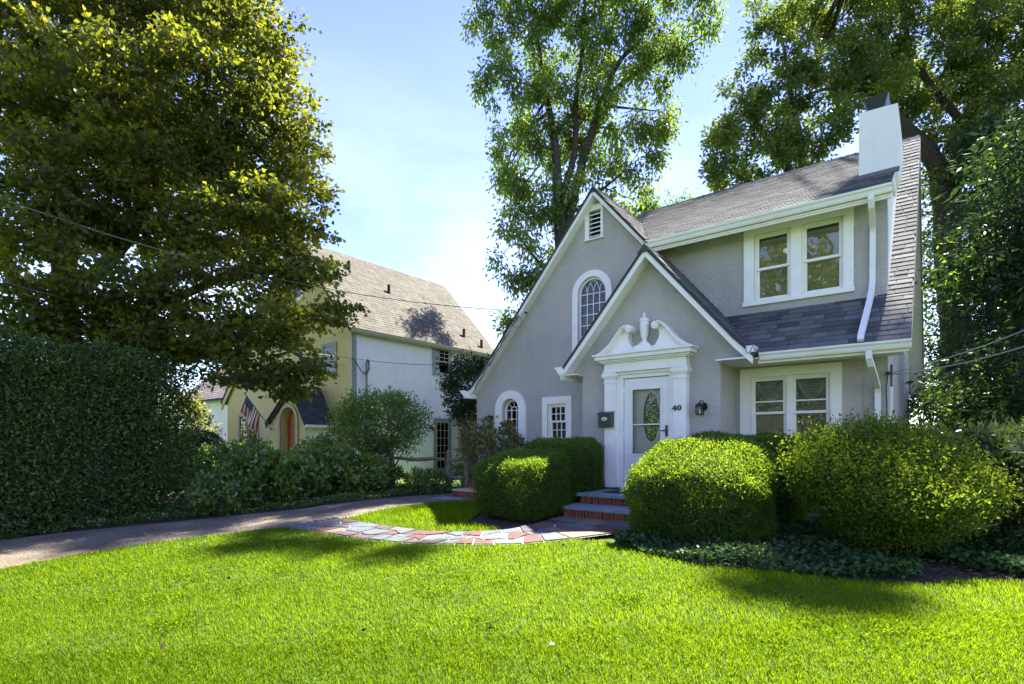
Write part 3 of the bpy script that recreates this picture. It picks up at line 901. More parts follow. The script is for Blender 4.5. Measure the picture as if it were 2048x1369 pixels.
for a, b in ((-2.73, -2.10), (-1.93, -1.28)):
    w = double_hung(T2, a, b, 3.93, 5.19, 4.54, house, M['white'], M['pane'])
    mb = MB(); bx(mb, T2, a + .075, b - .075, 5.02, 5.10, -.20, -.17); mb.build('blind_header', M['gutter'], w)
    mb = MB(); bx(mb, T2, a + .05, b - .05, 3.98, 5.04, -.131, -.128); mb.build('window_shade', M['shade_cloth'], w)
T3 = TY(YW - .02)
casing(T3, -7.36, -6.83, 1.33, 2.20, .145, .15, .17, .10, house, M['white'])
w = double_hung(T3, -7.36, -6.83, 1.33, 2.20, 1.785, house, M['white'], M['pane'], (3, 2))
M['pane_reflection'] = simple('grey_pane_reflection', (.17, .175, .18), .9, 0, .35, 14)  # grey reflection of the panes put into a sheet's colour
mb = MB(); bx(mb, T3, -7.30, -6.89, 1.36, 2.17, -.17, -.167); mb.build('behind_glass', M['pane_reflection'], w)  # sheet coloured as the reflection in the square window
# louvre vent
mb = MB()
vent = casing(T3, -6.22, -5.92, 5.87, 6.50, .10, .06, .12, .03, house, M['white'])
vent.name = 'vent_frame'
mb = MB(); bx(mb, T3, -6.215, -5.925, 5.88, 6.49, -.15, -.13); mb.build('vent_back', M['black'], vent)
sm = MB(); sm.add([(0, -.02, 0), (.28, -.02, 0), (.28, .075, .055), (0, .075, .055), (0, -.02, .016), (.28, -.02, .016), (.28, .075, .071), (0, .075, .071)], SHF)
sl0 = sm.build('slat', M['white'], vent)
for i in range(6):
    o = sl0 if i == 0 else sl0.copy()
    if i: COL.objects.link(o); o.parent = vent; ORG[o] = ORG[sl0]
    o.location = Vector((-6.21, YW - .02, 5.905 + i * .098))
# move the slat mesh back to a local origin
for v_ in sl0.data.vertices: v_.co += ORG[vent]
for o in [c for c in vent.children if c.name.startswith('slat')]: o.location = o.location - ORG[vent]

# arched windows
def arch_casing(T, uc, r0, r1, v0, vs, w, mat, name='window_casing'):
    mb = MB(); n = 20
    out = [(uc - r1, v0)] + [(uc + r1 * math.cos(PI - PI * i / n), vs + r1 * math.sin(PI - PI * i / n)) for i in range(n + 1)] + [(uc + r1, v0)]
    inn = [(uc + r0, v0)] + [(uc + r0 * math.cos(PI * i / n), vs + r0 * math.sin(PI * i / n)) for i in range(n + 1)] + [(uc - r0, v0)]
    return mb.prism(out + inn, 0, w, T).build(name, mat, house)
def ring(mb, T, uc, vs, r, t, w0, w1, a0=0, a1=PI, n=16):
    o = [(uc + (r + t) * math.cos(a0 + (a1 - a0) * i / n), vs + (r + t) * math.sin(a0 + (a1 - a0) * i / n)) for i in range(n + 1)]
    i_ = [(uc + r * math.cos(a1 - (a1 - a0) * i / n), vs + r * math.sin(a1 - (a1 - a0) * i / n)) for i in range(n + 1)]
    mb.prism(o + i_, w0, w1, T)
c1 = arch_casing(T3, -6.145, .36, .505, 3.05, 4.66, .045, M['white'])
mb = MB()   # frame
ring(mb, T3, -6.145, 4.66, .315, .045, -.10, -.03)
bx(mb, T3, -6.505, -6.46, 3.05, 4.66, -.10, -.03); bx(mb, T3, -5.83, -5.785, 3.05, 4.66, -.10, -.03)
w = mb.build('window', M['white'], house)
mb = MB().prism(archpoly(-6.145, .33, 3.05, 4.66), -.075, -.07, T3); mb.build('pane', M['pane_old'], w)
mb = MB()
for i in (1, 2, 3):
    x = -6.46 + .63 * i / 4; bx(mb, T3, x - .009, x + .009, 3.05, 4.66, -.07, -.05)
for k in range(6):
    y = 4.66 - k * .235; bx(mb, T3, -6.46, -5.83, y - .009, y + .009, -.07, -.051)
for x, s_ in ((-6.3025, 1), (-6.145, 1), (-5.9875, 1), (-6.3025, -1), (-6.145, -1), (-5.9875, -1)):   # pointed tracery
    p = []
    for i in range(11):
        a = i / 10 * 1.05
        xx = x + s_ * .63 * (1 - math.cos(a)) * .62; yy = 4.66 + .39 * math.sin(a)
        if math.hypot(xx + 6.145, yy - 4.66) > .318: break
        p.append(T3(xx, yy, -.06))
    if len(p) > 1: mb.tube(p, .008, 5)
mb.build('muntin', M['white'], w)
c2 = arch_casing(T3, -8.466, .275, .478, 1.10, 2.115, .075, M['white'])
mb = MB()
ring(mb, T3, -8.466, 2.10, .235, .045, -.16, -.09)
bx(mb, T3, -8.746, -8.70, 1.15, 2.10, -.16, -.09); bx(mb, T3, -8.232, -8.186, 1.15, 2.10, -.16, -.09)
w = mb.build('window', M['white'], house)
MB().prism(archpoly(-8.466, .24, 1.15, 2.10), -.135, -.13, T3).build('pane', M['pane'], w)
MB().prism(archpoly(-8.466, .24, 1.15, 2.10), -.19, -.187, T3).build('behind_glass', M['pane_reflection'], w)  # same reflection coloured sheet behind the arched pane
mb = MB()
for i in (1, 2): x = -8.70 + .47 * i / 3; bx(mb, T3, x - .009, x + .009, 1.15, 2.10, -.13, -.11)
for y in (2.10, 1.88, 1.66, 1.44): bx(mb, T3, -8.70, -8.232, y - .009, y + .009, -.13, -.111)
ring(mb, T3, -8.466, 2.10, .085, .018, -.13, -.11, 0, PI, 10)
for a in (.79, 1.57, 2.36): mb.tube([T3(-8.466 + .095 * math.cos(a), 2.10 + .095 * math.sin(a), -.12), T3(-8.466 + .24 * math.cos(a), 2.10 + .24 * math.sin(a), -.12)], .009, 5)
mb.build('muntin', M['white'], w)
mb = MB(); bx(mb, T3, -8.90, -8.80, 1.90, 1.99, .075, .095); dbell = mb.build('switch_plate', M['silver'], house)
mb = MB(); mb.tube([T3(-8.85, 1.945, .095), T3(-8.85, 1.945, .10)], .018, 10); mb.build('button', M['black'], dbell)

# entrance surround --------------------------------------------
T4 = TY(YP)
def trim(name, parts, mat=M['white'], par=house, label=None):
    mb = MB()
    for p in parts: bx(mb, T4, *p)
    return mb.build(name, mat, par, label=label)
for u0, u1 in ((-5.26, -5.02), (-3.84, -3.60)):
    pil = trim('pilaster', [(u0, u1, .46, 2.46, 0, .17)])
    trim('capital', [(u0 - .012, u1 + .012, 2.46, 2.48, 0, .185), (u0 - .0, u1 + .0, 2.48, 2.555, 0, .175), (u0 - .025, u1 + .025, 2.555, 2.585, 0, .20), (u0 - .045, u1 + .045, 2.585, 2.64, 0, .22), (u0 - .025, u1 + .025, 2.64, 2.665, 0, .20)], par=pil)
    trim('plinth', [(u0 - .02, u1 + .02, .40, .455, 0, .195)], par=pil)
trim('door_jamb', [(-5.02, -4.885, .40, 2.62, 0, .095), (-3.945, -3.84, .40, 2.62, 0, .095), (-4.885, -3.945, 2.545, 2.62, 0, .095), (-5.02, -3.84, 2.62, 2.665, 0, .14)])
ent = trim('entablature', [(-5.285, -3.575, 2.668, 2.695, 0, .20), (-5.265, -3.595, 2.695, 2.75, 0, .185), (-5.26, -3.60, 2.752, 2.85, 0, .175), (-5.30, -3.56, 2.852, 2.875, 0, .22), (-5.345, -3.515, 2.877, 2.91, 0, .26), (-5.40, -3.46, 2.912, 2.985, 0, .32), (-5.44, -3.42, 2.987, 3.02, 0, .36)])
PED = [(-5.43, 3.022), (-5.30, 3.075), (-5.18, 3.155), (-5.075, 3.25), (-4.985, 3.36), (-4.91, 3.455), (-4.84, 3.525), (-4.77, 3.552), (-4.70, 3.535)]
INN = [(-4.70, 3.45), (-4.745, 3.40), (-4.752, 3.31), (-4.727, 3.216), (-4.66, 3.13), (-4.60, 3.10), (-4.60, 3.022)]
def mir(p): return [(-8.86 - u, v) for u, v in p]
for f in (lambda p: p, mir):
    mb = MB()
    mb.prism(f([(u + (.015 if i < 7 else 0), v - .02) for i, (u, v) in enumerate(PED)] + INN), 0, .17, T4)
    pd = mb.build('pediment', M['white'], house)
    mb = MB()      # raised moulding along the swan neck, ending in a scroll
    lo = [(u + .045 * (1 - i / 12), v - .055) for i, (u, v) in enumerate(PED)]
    lo[0] = (PED[0][0] + .12, 3.024)
    mb.prism(f(PED + lo[::-1]), 0, .25, T4)
    lo2 = [(a * .5 + b * .5, c * .5 + d * .5) for (a, c), (b, d) in zip(PED, lo)]
    mb.prism(f(PED + lo2[::-1]), .25, .285, T4)
    sc = f([(-4.70, 3.48)])[0]
    cyl = [(sc[0] + .072 * math.cos(2 * PI * i / 18), sc[1] + .072 * math.sin(2 * PI * i / 18)) for i in range(18)]
    mb.prism(cyl, 0, .27, T4)
    cyl = [(sc[0] + .035 * math.cos(2 * PI * i / 14), sc[1] + .035 * math.sin(2 * PI * i / 14)) for i in range(14)]
    mb.prism(cyl, .27, .30, T4)
    mb.build('scroll_moulding', M['white'], pd)
trim('pedestal', [(-4.60, -4.26, 3.022, 3.12, 0, .24), (-4.57, -4.29, 3.12, 3.145, 0, .22)])
MB().lathe([(.115, 0), (.115, .03), (.075, .05), (.06, .075), (.035, .10), (.042, .12), (.065, .17), (.08, .25), (.085, .36), (.087, .43), (.082, .44), (.098, .46), (.098, .485), (.08, .515), (.04, .535), (.022, .55), (.03, .575), (.022, .61), (.006, .63)], (-4.43, YP - .12, 3.145)).build('urn', M['white'], house, smooth=False)

# storm door and the door behind it ------------------------------
mb = MB()
for p in ((-4.875, -4.72, .455, 2.53, .02, .06), (-4.11, -3.955, .455, 2.53, .02, .06), (-4.72, -4.11, 2.33, 2.53, .02, .06), (-4.72, -4.11, .455, 1.05, .02, .06)): bx(mb, T4, *p)
for p in ((-4.735, -4.70, 1.03, 2.35, .06, .072), (-4.13, -4.095, 1.03, 2.35, .06, .072), (-4.70, -4.13, 2.31, 2.35, .06, .078), (-4.70, -4.13, 1.03, 1.065, .06, .075)): bx(mb, T4, *p)
sd = mb.build('storm_door', M['door'], house)
mb = MB()
for p in ((-4.72, -4.69, .52, .96, .06, .07), (-4.14, -4.11, .52, .96, .06, .07), (-4.69, -4.14, .93, .96, .06, .07), (-4.69, -4.14, .52, .55, .06, .07), (-4.64, -4.19, .60, .88, .06, .068)): bx(mb, T4, *p)
mb.build('raised_panel', M['door'], sd)
mb = MB(); bx(mb, T4, -4.72, -4.11, 1.05, 2.33, .035, .04); mb.build('pane', M['storm_glass'], sd)
mb = MB(); bx(mb, T4, -4.70, -4.13, 1.622, 1.645, .04, .066); mb.build('glass_rail', M['door'], sd)
mb = MB()
mb.tube([T4(-4.01, 1.40, .072), T4(-4.01, 1.61, .072)], .022, 10)
mb.tube([T4(-4.01, 1.51, .08), T4(-4.01, 1.51, .12), T4(-4.05, 1.51, .125), T4(-4.12, 1.505, .12)], [.012, .012, .012, .009], 8)
mb.build('handle', M['black'], sd)
mb = MB()
for vv in (.65, 1.45, 2.25): mb.tube([T4(-4.88, vv, .065), T4(-4.88, vv + .09, .065)], .011, 8)
mb.build('hinge', M['silver'], sd)
trim('threshold', [(-5.0, -3.86, .40, .455, .0, .10), (-4.9, -3.94, .36, .40, 0, .20)])
mb = MB(); bx(mb, T4, -4.87, -3.96, .456, .475, -.10, .01); mb.build('door_sweep', M['black'], sd)
E2 = [(-4.352 + .165 * math.cos(2 * PI * i / 32), 1.77 + .475 * math.sin(2 * PI * i / 32)) for i in range(32)]
E3 = [(-4.352 + .225 * math.cos(2 * PI * i / 32), 1.77 + .545 * math.sin(2 * PI * i / 32)) for i in range(32)]
idoor = MB().prism(rect(-4.90, -3.93, .40, 2.56), -.08, -.045, T4, [E2]).build('inner_door', M['inner_door'], house)
MB().prism(E3, -.045, -.02, T4, [E2]).build('oval_frame', M['inner_door'], idoor)
MB().prism(E2, -.066, -.06, T4).build('oval_pane', M['oval_glass'], idoor)
mb = MB()
for p in ((-4.70, -4.66, 1.0, 2.30, -.045, -.035), (-4.18, -4.14, 1.0, 2.30, -.045, -.035), (-4.66, -4.18, 1.10, 1.13, -.045, -.035), (-4.66, -4.18, 1.02, 1.05, -.045, -.035)): bx(mb, T4, *p)
mb.build('door_moulding', M['inner_door'], idoor)

# house number: serif 4 and 0 ------------------------------------
T5 = TY(YP - .17)
h = .115
def scale(p, u, v, s): return [(u + a * s, v + b * s) for a, b in p]
FOUR = [(.42, 0), (.98, 0), (.98, .09), (.86, .11), (.86, .27), (1.02, .27), (1.02, .40), (.86, .40), (.86, 1.0), (.66, 1.0), (0, .40), (0, .27), (.58, .27), (.58, .11), (.42, .09)]
FH = [(.58, .40), (.58, .74), (.22, .40)]
n4 = MB().prism(scale(FOUR, -3.865, 1.875, h * .8), 0, .018, T5, [scale(FH, -3.865, 1.875, h * .8)]).build('digit', M['black'], house, label='black figure 4 on the right pilaster')
# stretched to the height of the zero
ZO = [(.5 + .46 * math.cos(2 * PI * i / 28), .6 + .62 * math.sin(2 * PI * i / 28)) for i in range(28)]
ZI = [(.5 + .17 * math.cos(2 * PI * i / 28), .6 + .50 * math.sin(2 * PI * i / 28)) for i in range(28)]
MB().prism(scale(ZO, -3.765, 1.872, .082), 0, .018, T5, [scale(ZI, -3.765, 1.872, .082)]).build('digit', M['black'], house, label='black figure 0 on the right pilaster')

# ------------------------------------------------------------------ steps, stoop, mat, mailbox, lamps
steps = thing('front_steps', (-4.3, 8.9, 0), 'brick front steps with bluestone treads below the white door', 'steps')
mb = MB(); mb.box(-5.16, -3.25, 8.07, 8.45, -.2, .125); mb.box(-5.14, -3.25, 8.62, 9.90, -.2, .305); mb.build('mortar_core', M['mortar'], steps)
for (y0, y1, z0, cutx) in ((7.99, 8.66, .13, (-5.22, -4.36, -3.25)), (8.54, 9.90, .31, (-5.20, -4.02, -3.25))):
    for a, b in zip(cutx, cutx[1:]):
        mb = MB(); mb.box(a + .003, b - .003, y0, y1, z0, z0 + .055); o = mb.build('tread', M['bluestone'], steps)
        bv = o.modifiers.new('bevel', 'BEVEL'); bv.width = .006; bv.segments = 2
bm_ = MB(); bm_.box(0, .053, 0, .06, 0, .118); b0 = bm_.build('brick', M['brick'], steps)
for v_ in b0.data.vertices: v_.co += ORG[steps]
first = True
def brick(x, y, z, rot=0, par=steps):
    global first
    o = b0 if first else b0.copy()
    if not first: COL.objects.link(o); o.parent = par
    first = False
    o.location = Vector((x, y, z)) - ORG[par]; o.rotation_euler = (0, 0, rot)
x = -5.16
while x < -3.3:
    brick(x, 8.055 + rs.uniform(-.003, .003), .008); x += .067
x = -5.14
while x < -3.3:
    brick(x, 8.605 + rs.uniform(-.003, .003), .188); x += .067
y = 8.13
while y < 8.5: brick(-5.16, y + .056, .008, -PI / 2); y += .067
y = 8.68
while y < 9.8: brick(-5.14, y + .056, .188, -PI / 2); y += .067

stoop = thing('brick_stoop', (-8.6, 9.6, 0), 'two tier red brick stoop low at the left corner of the grey house', 'stoop')
mb = MB(); mb.box(-9.03, -7.70, 9.30, 10.78, -.15, .14); mb.box(-8.86, -7.70, 9.72, 10.78, .14, .36); mb.build('mortar_core', M['mortar'], stoop)
def brick2(x, y, z, sz, rot=0):
    o = b0.copy(); COL.objects.link(o); o.parent = stoop
    o.location = Vector((x, y, z)) - ORG[stoop]; o.rotation_euler = (0, 0, rot); o.scale = (1, 1, sz)
for (x0, x1, y0, y1, z0, hh) in ((-9.03, -7.7, 9.30, 10.75, -.04, .19), (-8.86, -7.7, 9.72, 10.75, .17, .19)):
    x = x0
    while x < x1: brick2(x, y0 - .012, z0, hh / .118); x += .067
    y = y0 + .07
    while y < y1: brick2(x1 + .012, y, z0, hh / .118, PI / 2); y += .067
mb = MB(); mb.box(-9.06, -7.68, 9.27, 9.74, .152, .185); mb.build('cap', M['mortar'], stoop)
mb = MB(); mb.box(-9.2, -7.9, 8.72, 9.22, -.02, .012); o = mb.build('stone_slab', M['bluestone'], None, at=(-8.5, 9, 0)); prop(o, 'flat grey stone slab in the grass before the brick stoop', 'slab')

mb = MB(); mb.box(-4.85, -4.05, 8.92, 9.52, .366, .382); o = mb.build('doormat', M['rubber'], None, at=(-4.4, 9.2, .366)); prop(o, 'thin black doormat on the bluestone landing', 'doormat')
bv = o.modifiers.new('bevel', 'BEVEL'); bv.width = .008; bv.segments = 2

mx_ = thing('mailbox', (-5.19, YP - .17, 1.58), 'charcoal wall mailbox with an oval emblem beside the front door', 'mailbox')
mb = MB(); mb.prism([(.0, 1.585), (.12, 1.585), (.13, 1.86), (.0, 1.90)], -5.335, -5.045, lambda u, v, w: (w, YP - .17 - u, v)); o = mb.build('box', M['darkgrey'], mx_)
o.modifiers.new('bevel', 'BEVEL').width = .006
mb = MB(); mb.prism([(0, 1.905), (.15, 1.865), (.15, 1.845), (.145, 1.845), (.14, 1.858), (.0, 1.893)], -5.345, -5.035, lambda u, v, w: (w, YP - .17 - u, v)); mb.build('lid', M['darkgrey'], mx_)
mb = MB(); mb.prism([(-5.19 + .064 * math.cos(2 * PI * i / 24), 1.75 + .037 * math.sin(2 * PI * i / 24)) for i in range(24)], .125, .137, T5); pl_ = mb.build('emblem', M['silver'], mx_)
mb = MB(); mb.prism([(-5.19 + .045 * math.cos(PI + PI * i / 12), 1.757 + .024 * math.sin(PI + PI * i / 12)) for i in range(13)] + [(-5.19 + .042 * math.cos(2 * PI - PI * i / 12), 1.757 + .012 * math.sin(2 * PI - PI * i / 12)) for i in range(13)], .137, .140, T5); mb.build('engraving', M['darkgrey'], pl_)

lan = thing('wall_lantern', (-3.36, YP, 1.85), 'small black carriage lantern on the wall right of the number 40', 'lantern')
mb = MB()
mb.prism([(-3.32 + .05 * math.cos(2 * PI * i / 16), 1.93 + .075 * math.sin(2 * PI * i / 16)) for i in range(16)], 0, .02, T4)
mb.tube([T4(-3.32, 1.96, .02), T4(-3.33, 2.03, .05), T4(-3.36, 2.035, .10), T4(-3.375, 2.0, .11)], .009, 6)
mb.build('bracket', M['black'], lan)
mb = MB()
cx_, w_ = -3.375, .11
mb.lathe([(.085, 0), (.055, .045), (.02, .06), (.008, .08)], (cx_, YP - w_, 1.935), 8)
mb.box(cx_ - .055, cx_ + .055, YP - w_ - .055, YP - w_ + .055, 1.78, 1.793)
for a in (-1, 1):
    for b in (-1, 1): mb.box(cx_ + a * .052 - .006, cx_ + a * .052 + .006, YP - w_ + b * .052 - .006, YP - w_ + b * .052 + .006, 1.793, 1.94)
    mb.box(cx_ + a * .0 - .004, cx_ + .004, YP - w_ - .056 * 1, YP - w_ - .05, 1.793, 1.94)
mb.build('cage', M['black'], lan)
mb = MB(); mb.box(cx_ - .044, cx_ + .044, YP - w_ - .044, YP - w_ + .044, 1.795, 1.935); mb.build('pane', glassmat('lantern_glass', (.9, .9, .88), 1.5), lan)
mb = MB(); mb.tube([(cx_, YP - w_, 1.80), (cx_, YP - w_, 1.88)], .014, 8); mb.build('candle', M['white'], lan)

fl = thing('floodlight', (-9.12, YW - .02, 1.9), 'small dark hooded floodlight on the wall left of the arched window', 'lamp')
mb = MB(); mb.tube([T3(-9.10, 1.93, 0), T3(-9.10, 1.95, .07), T3(-9.13, 1.94, .10)], .014, 7); mb.tube([T3(-9.08, 1.97, .08), T3(-9.13, 1.93, .12), T3(-9.19, 1.87, .17)], [.03, .055, .07], 12); mb.build('hood', M['black'], fl)
mb = MB(); mb.prism([(-9.10 + .05 * math.cos(2 * PI * i / 14), 1.93 + .05 * math.sin(2 * PI * i / 14)) for i in range(14)], 0, .02, T3); mb.build('mount', M['darkgrey'], fl)

# ------------------------------------------------------------------ the neighbour's house
nb = thing('neighbor_house', (-18, 11, 0), 'cream and yellow stucco house with a steep tan roof beyond the driveway', 'house')
NX, NY = -15.3, 10.9
def npart(name, mb, mat, par=nb): return mb.build(name, mat, par)
npart('gable_wall', MB().prism([(-24.0, -.2), (NX - .002, -.2), (NX - .002, 5.15), (-18.6, 8.6), (-24.0, 3.25)], -.2, 0, TY(NY)), M['yellow'])
npart('side_wall', MB().prism(rect(NY + .002, 18.3, -.2, 5.2), -.2, 0, TX(NX)), M['neigh_white'])
npart('rear_wall', MB().prism([(-24.0, -.2), (NX, -.2), (NX, 5.15), (-18.6, 8.6), (-24.0, 3.25)], -.2, 0, TY(18.3)), M['cream'])
def nslab(name, p, th=.12):
    vs = [tuple(q) for q in p] + [(q[0], q[1], q[2] - th) for q in p]
    return npart(name, MB().add(vs, SHF if False else [(0, 1, 2, 3), (7, 6, 5, 4), (0, 4, 5, 1), (1, 5, 6, 2), (2, 6, 7, 3), (3, 7, 4, 0)]), M['roof_felt'])
NR = nslab('roof', [(NX + .15, NY - .15, 5.06), (NX + .15, 18.5, 5.06), (-18.6, 18.5, 8.78), (-18.6, NY - .15, 8.78)])
nslab('roof', [(-18.6, NY - .15, 8.78), (-18.6, 18.5, 8.78), (-24.3, 18.5, 3.05), (-24.3, NY - .15, 3.05)])
def mass_shingles(name, org, u, v, n, ul, vl, mat, par, ex=.15, keep=lambda c: True):
    out = []
    tabs(org, u, v, n, ul, vl, keep, None, rn, ex, .22, .40, out=out, th0=.008, th1=.013, dj=.002)
    mb = MB()
    for t in out: mb.add(t[:8], SHF, rn.random())
    o = mb.build(name, mat, par, fix=False); o['kind'] = 'stuff'
    return o
vv = Vector((-3.45, 0, 3.72)); LV = vv.length; vv.normalize()
mass_shingles('shingles', (NX + .15, NY - .15, 5.06), (0, 1, 0), vv, Vector((vv.z, 0, -vv.x)), 7.75, LV, M['tan_shingle_mass'], NR)
npart('gutter', MB().prism([(NX + .14, 5.05), (NX + .30, 5.05), (NX + .28, 4.95), (NX + .22, 4.90), (NX + .14, 4.90)], NY - .1, 18.45, lambda u, v, w: (u, w, v)), M['olive_trim'])
npart('rake_board', MB().prism([(-24.3, 2.92), (-18.6, 8.65), (NX + .15, 4.94), (NX + .15, 4.72), (-18.6, 8.40), (-24.3, 2.68)], 0, .05, TY(NY - .08)), M['yellow'])
npart('corner_pipe', flat_tube([(NX + .06, NY + .12, 4.9), (NX + .06, NY + .12, 0)], .05, .05), M['sage'])
for (yy, zz) in ((14.0, 7.2), (16.9, 5.75), (17.6, 5.35), (12.6, 7.9)):
    xq = NX + .15 - (zz - 5.06) * 3.45 / 3.72
    mb = MB(); mb.tube([(xq, yy, zz - .1), (xq, yy, zz + .34)], .06, 10); npart('vent_pipe', mb, M['dark_bark'], NR)
def nwin(T, u0, u1, v0, v1, par, fr=.09, mat='sage', split=True, grid=None, glass='pane'):
    mb = MB()
    bx(mb, T, u0 - fr, u0, v0 - fr, v1 + fr, 0, .04); bx(mb, T, u1, u1 + fr, v0 - fr, v1 + fr, 0, .04)
    bx(mb, T, u0, u1, v1, v1 + fr, 0, .04); bx(mb, T, u0, u1, v0 - fr, v0, 0, .055)
    f = mb.build('window', M[mat], par)
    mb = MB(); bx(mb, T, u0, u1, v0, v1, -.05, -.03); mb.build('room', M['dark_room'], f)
    mb = MB(); bx(mb, T, u0, u1, v0, v1, .006, .010); mb.build('pane', M[glass], f)
    mb = MB(); sash(mb, T, u0, u1, v0, v1, .03, .04, .018)
    if split: bx(mb, T, u0 + .04, u1 - .04, (v0 + v1) / 2 - .025, (v0 + v1) / 2 + .025, .012, .029)
    if grid:
        nu, nv, a, b = grid
        for i in range(1, nu): x = u0 + (u1 - u0) * i / nu; bx(mb, T, x - .011, x + .011, a, b, .011, .024)
        for j in range(1, nv): y = a + (b - a) * j / nv; bx(mb, T, u0 + .04, u1 - .04, y - .011, y + .011, .011, .0235)
    mb.build('sash', M['olive_trim'] if mat != 'white' else M['white'], f)
    return f
TS, TF = TX(NX), TY(NY)
nwin(TS, 14.70, 15.50, 3.97, 4.93, nb, grid=(3, 3, 4.45, 4.93))
nwin(TS, 17.28, 17.95, 3.97, 4.93, nb)
nwin(TF, -16.85, -16.15, 3.72, 4.62, nb)
nwin(TF, -20.9, -20.2, 3.72, 4.62, nb)
nwin(TF, -19.0, -18.2, 6.55, 7.45, nb, mat='white')
f = nwin(TF, -22.9, -22.22, .75, 2.38, nb, mat='olive_trim', split=False)
f = nwin(TF, -22.10, -21.42, .75, 2.38, nb, mat='olive_trim', split=False)
f = nwin(TS, 14.80, 15.48, .25, 2.10, nb, fr=.13, split=False, grid=(3, 6, .3, 2.05)); f.name = 'side_door'
mb = MB(); bx(mb, TS, 15.62, 15.63, .1, 2.2, 0, .02)
# entrance gable with arched orange door
PY = 9.87
npart('porch_wall', MB().prism([(-18.50, -.2), (-16.28, -.2), (-16.28, 2.02), (-17.06, 3.10), (-18.50, 2.02)], -1.02, 0, TY(PY), [archpoly(-17.30, .50, -.1, 1.98)]), M['yellow'])
arch = MB()
n = 18
arch.prism([(-17.92, 0)] + [(-17.30 + .62 * math.cos(PI - PI * i / n), 1.98 + .62 * math.sin(PI - PI * i / n)) for i in range(n + 1)] + [(-16.68, 0), (-16.80, 0)] + [(-17.30 + .50 * math.cos(PI * i / n), 1.98 + .50 * math.sin(PI * i / n)) for i in range(n + 1)] + [(-17.80, 0)], 0, .05, TY(PY))
npart('arch_surround', arch, M['olive_trim'])
dr = npart('arched_door', MB().prism(archpoly(-17.30, .50, -.1, 1.98), -.30, -.25, TY(PY)), M['orange_door'])
for i in range(3):
    for j in range(2):
        mb = MB(); bx(mb, TY(PY), -17.27 + i * .13 - .0, -17.17 + i * .13, 1.42 + j * .25, 1.62 + j * .25, -.25, -.235); mb.build('pane', M['black'], dr)
PR = nslab('porch_roof', [(-16.12, PY - .12, 1.90), (-16.12, NY, 1.90), (-17.06, NY, 3.22), (-17.06, PY - .12, 3.22)], .06)
nslab('porch_roof', [(-17.06, PY - .12, 3.22), (-17.06, NY, 3.22), (-18.68, NY, 1.98), (-18.68, PY - .12, 1.98)], .06)
vv = Vector((-.94, 0, 1.32)); LV = vv.length; vv.normalize()
mass_shingles('shingles', (-16.12, PY - .12, 1.90), (0, 1, 0), vv, Vector((vv.z, 0, -vv.x)), 1.15, LV, M['slate_shingle_mass'], PR, .14)
npart('rake_board', MB().prism([(-18.68, 1.95), (-17.06, 3.18), (-16.12, 1.86), (-16.12, 1.72), (-17.06, 3.02), (-18.68, 1.80)], 0, .04, TY(PY - .05)), M['dark_bark'])
mb = MB(); mb.box(-16.16, -16.02, PY - .1, NY, 1.78, 1.87); npart('gutter', mb, M['neigh_white'])
mb = MB(); mb.box(-16.30, -16.262, PY + .02, NY, -.2, 1.8); npart('porch_side_wall', mb, M['neigh_white'])
# rear wing on the right and the low wing at the left
npart('rear_wing', MB().box(NX + .002, -12.4, 16.0, 20, -.2, 2.35), M['cream'])
nslab('wing_roof', [(NX, 15.7, 2.38), (-12.1, 15.7, 2.38), (-12.1, 19, 3.7), (NX, 19, 3.7)], .1)
mb = MB(); TW = TY(16.0); bx(mb, TW, -14.75, -13.7, .2, 2.0, 0, .03); npart('wing_door_frame', mb, M['dark_bark'])
mb = MB(); bx(mb, TW, -14.62, -13.83, .3, 1.9, .03, .04); npart('wing_door', mb, M['black'])
npart('left_wing', MB().box(-32, -24.02, 12.2, 18, -.2, 3.5), M['neigh_white'])
LW = nslab('left_wing_roof', [(-32, 11.8, 3.4), (-24.02, 11.8, 3.4), (-24.02, 15.4, 6.7), (-32, 15.4, 6.7)], .1)
vv = Vector((0, 3.6, 3.3)); LV = vv.length; vv.normalize()
mass_shingles('shingles', (-32, 11.8, 3.4), (1, 0, 0), vv, Vector((0, -vv.z, vv.y)), 7.98, LV, M['pink_shingle_mass'], LW, .18)
wl = thing('wall_lamp', (NX, 14.53, 1.85), 'small dark wall lamp beside the neighbour\'s glazed side door', 'lamp')
mb = MB(); mb.box(NX, NX + .03, 14.47, 14.57, 1.8, 1.95); mb.tube([(NX + .03, 14.52, 1.92), (NX + .12, 14.52, 1.96)], .012, 6); mb.build('bracket', M['black'], wl)
mb = MB(); mb.lathe([(.05, 0), (.065, .1), (.06, .15), (.02, .21)], (NX + .13, 14.52, 1.74), 8); mb.build('lamp_shade', M['darkgrey'], wl)
# service entrance pipe
sp = thing('conduit', (NX, 11.5, 3), 'grey electric service pipe with a weatherhead on the pale side wall', 'conduit')
mb = MB(); mb.tube([(NX + .07, 11.5, .8), (NX + .07, 11.5, 4.0), (NX + .12, 11.5, 4.08), (NX + .2, 11.48, 4.02)], .035, 8); mb.build('pipe', M['sage'], sp)
mb = MB(); mb.tube([(NX + .2, 11.48, 4.03), (NX + .25, 11.44, 3.75), (NX + .22, 11.35, 3.62), (NX + .18, 11.2, 3.66), (NX + .16, 11.0, 3.95), (NX + .15, 10.86, 4.05)], .016, 6); mb.tube([(NX + .2, 11.5, 4.03), (NX + .29, 11.47, 3.80), (NX + .27, 11.36, 3.56), (NX + .2, 11.24, 3.58)], .014, 6); mb.build('cable_loop', M['cable'], sp)

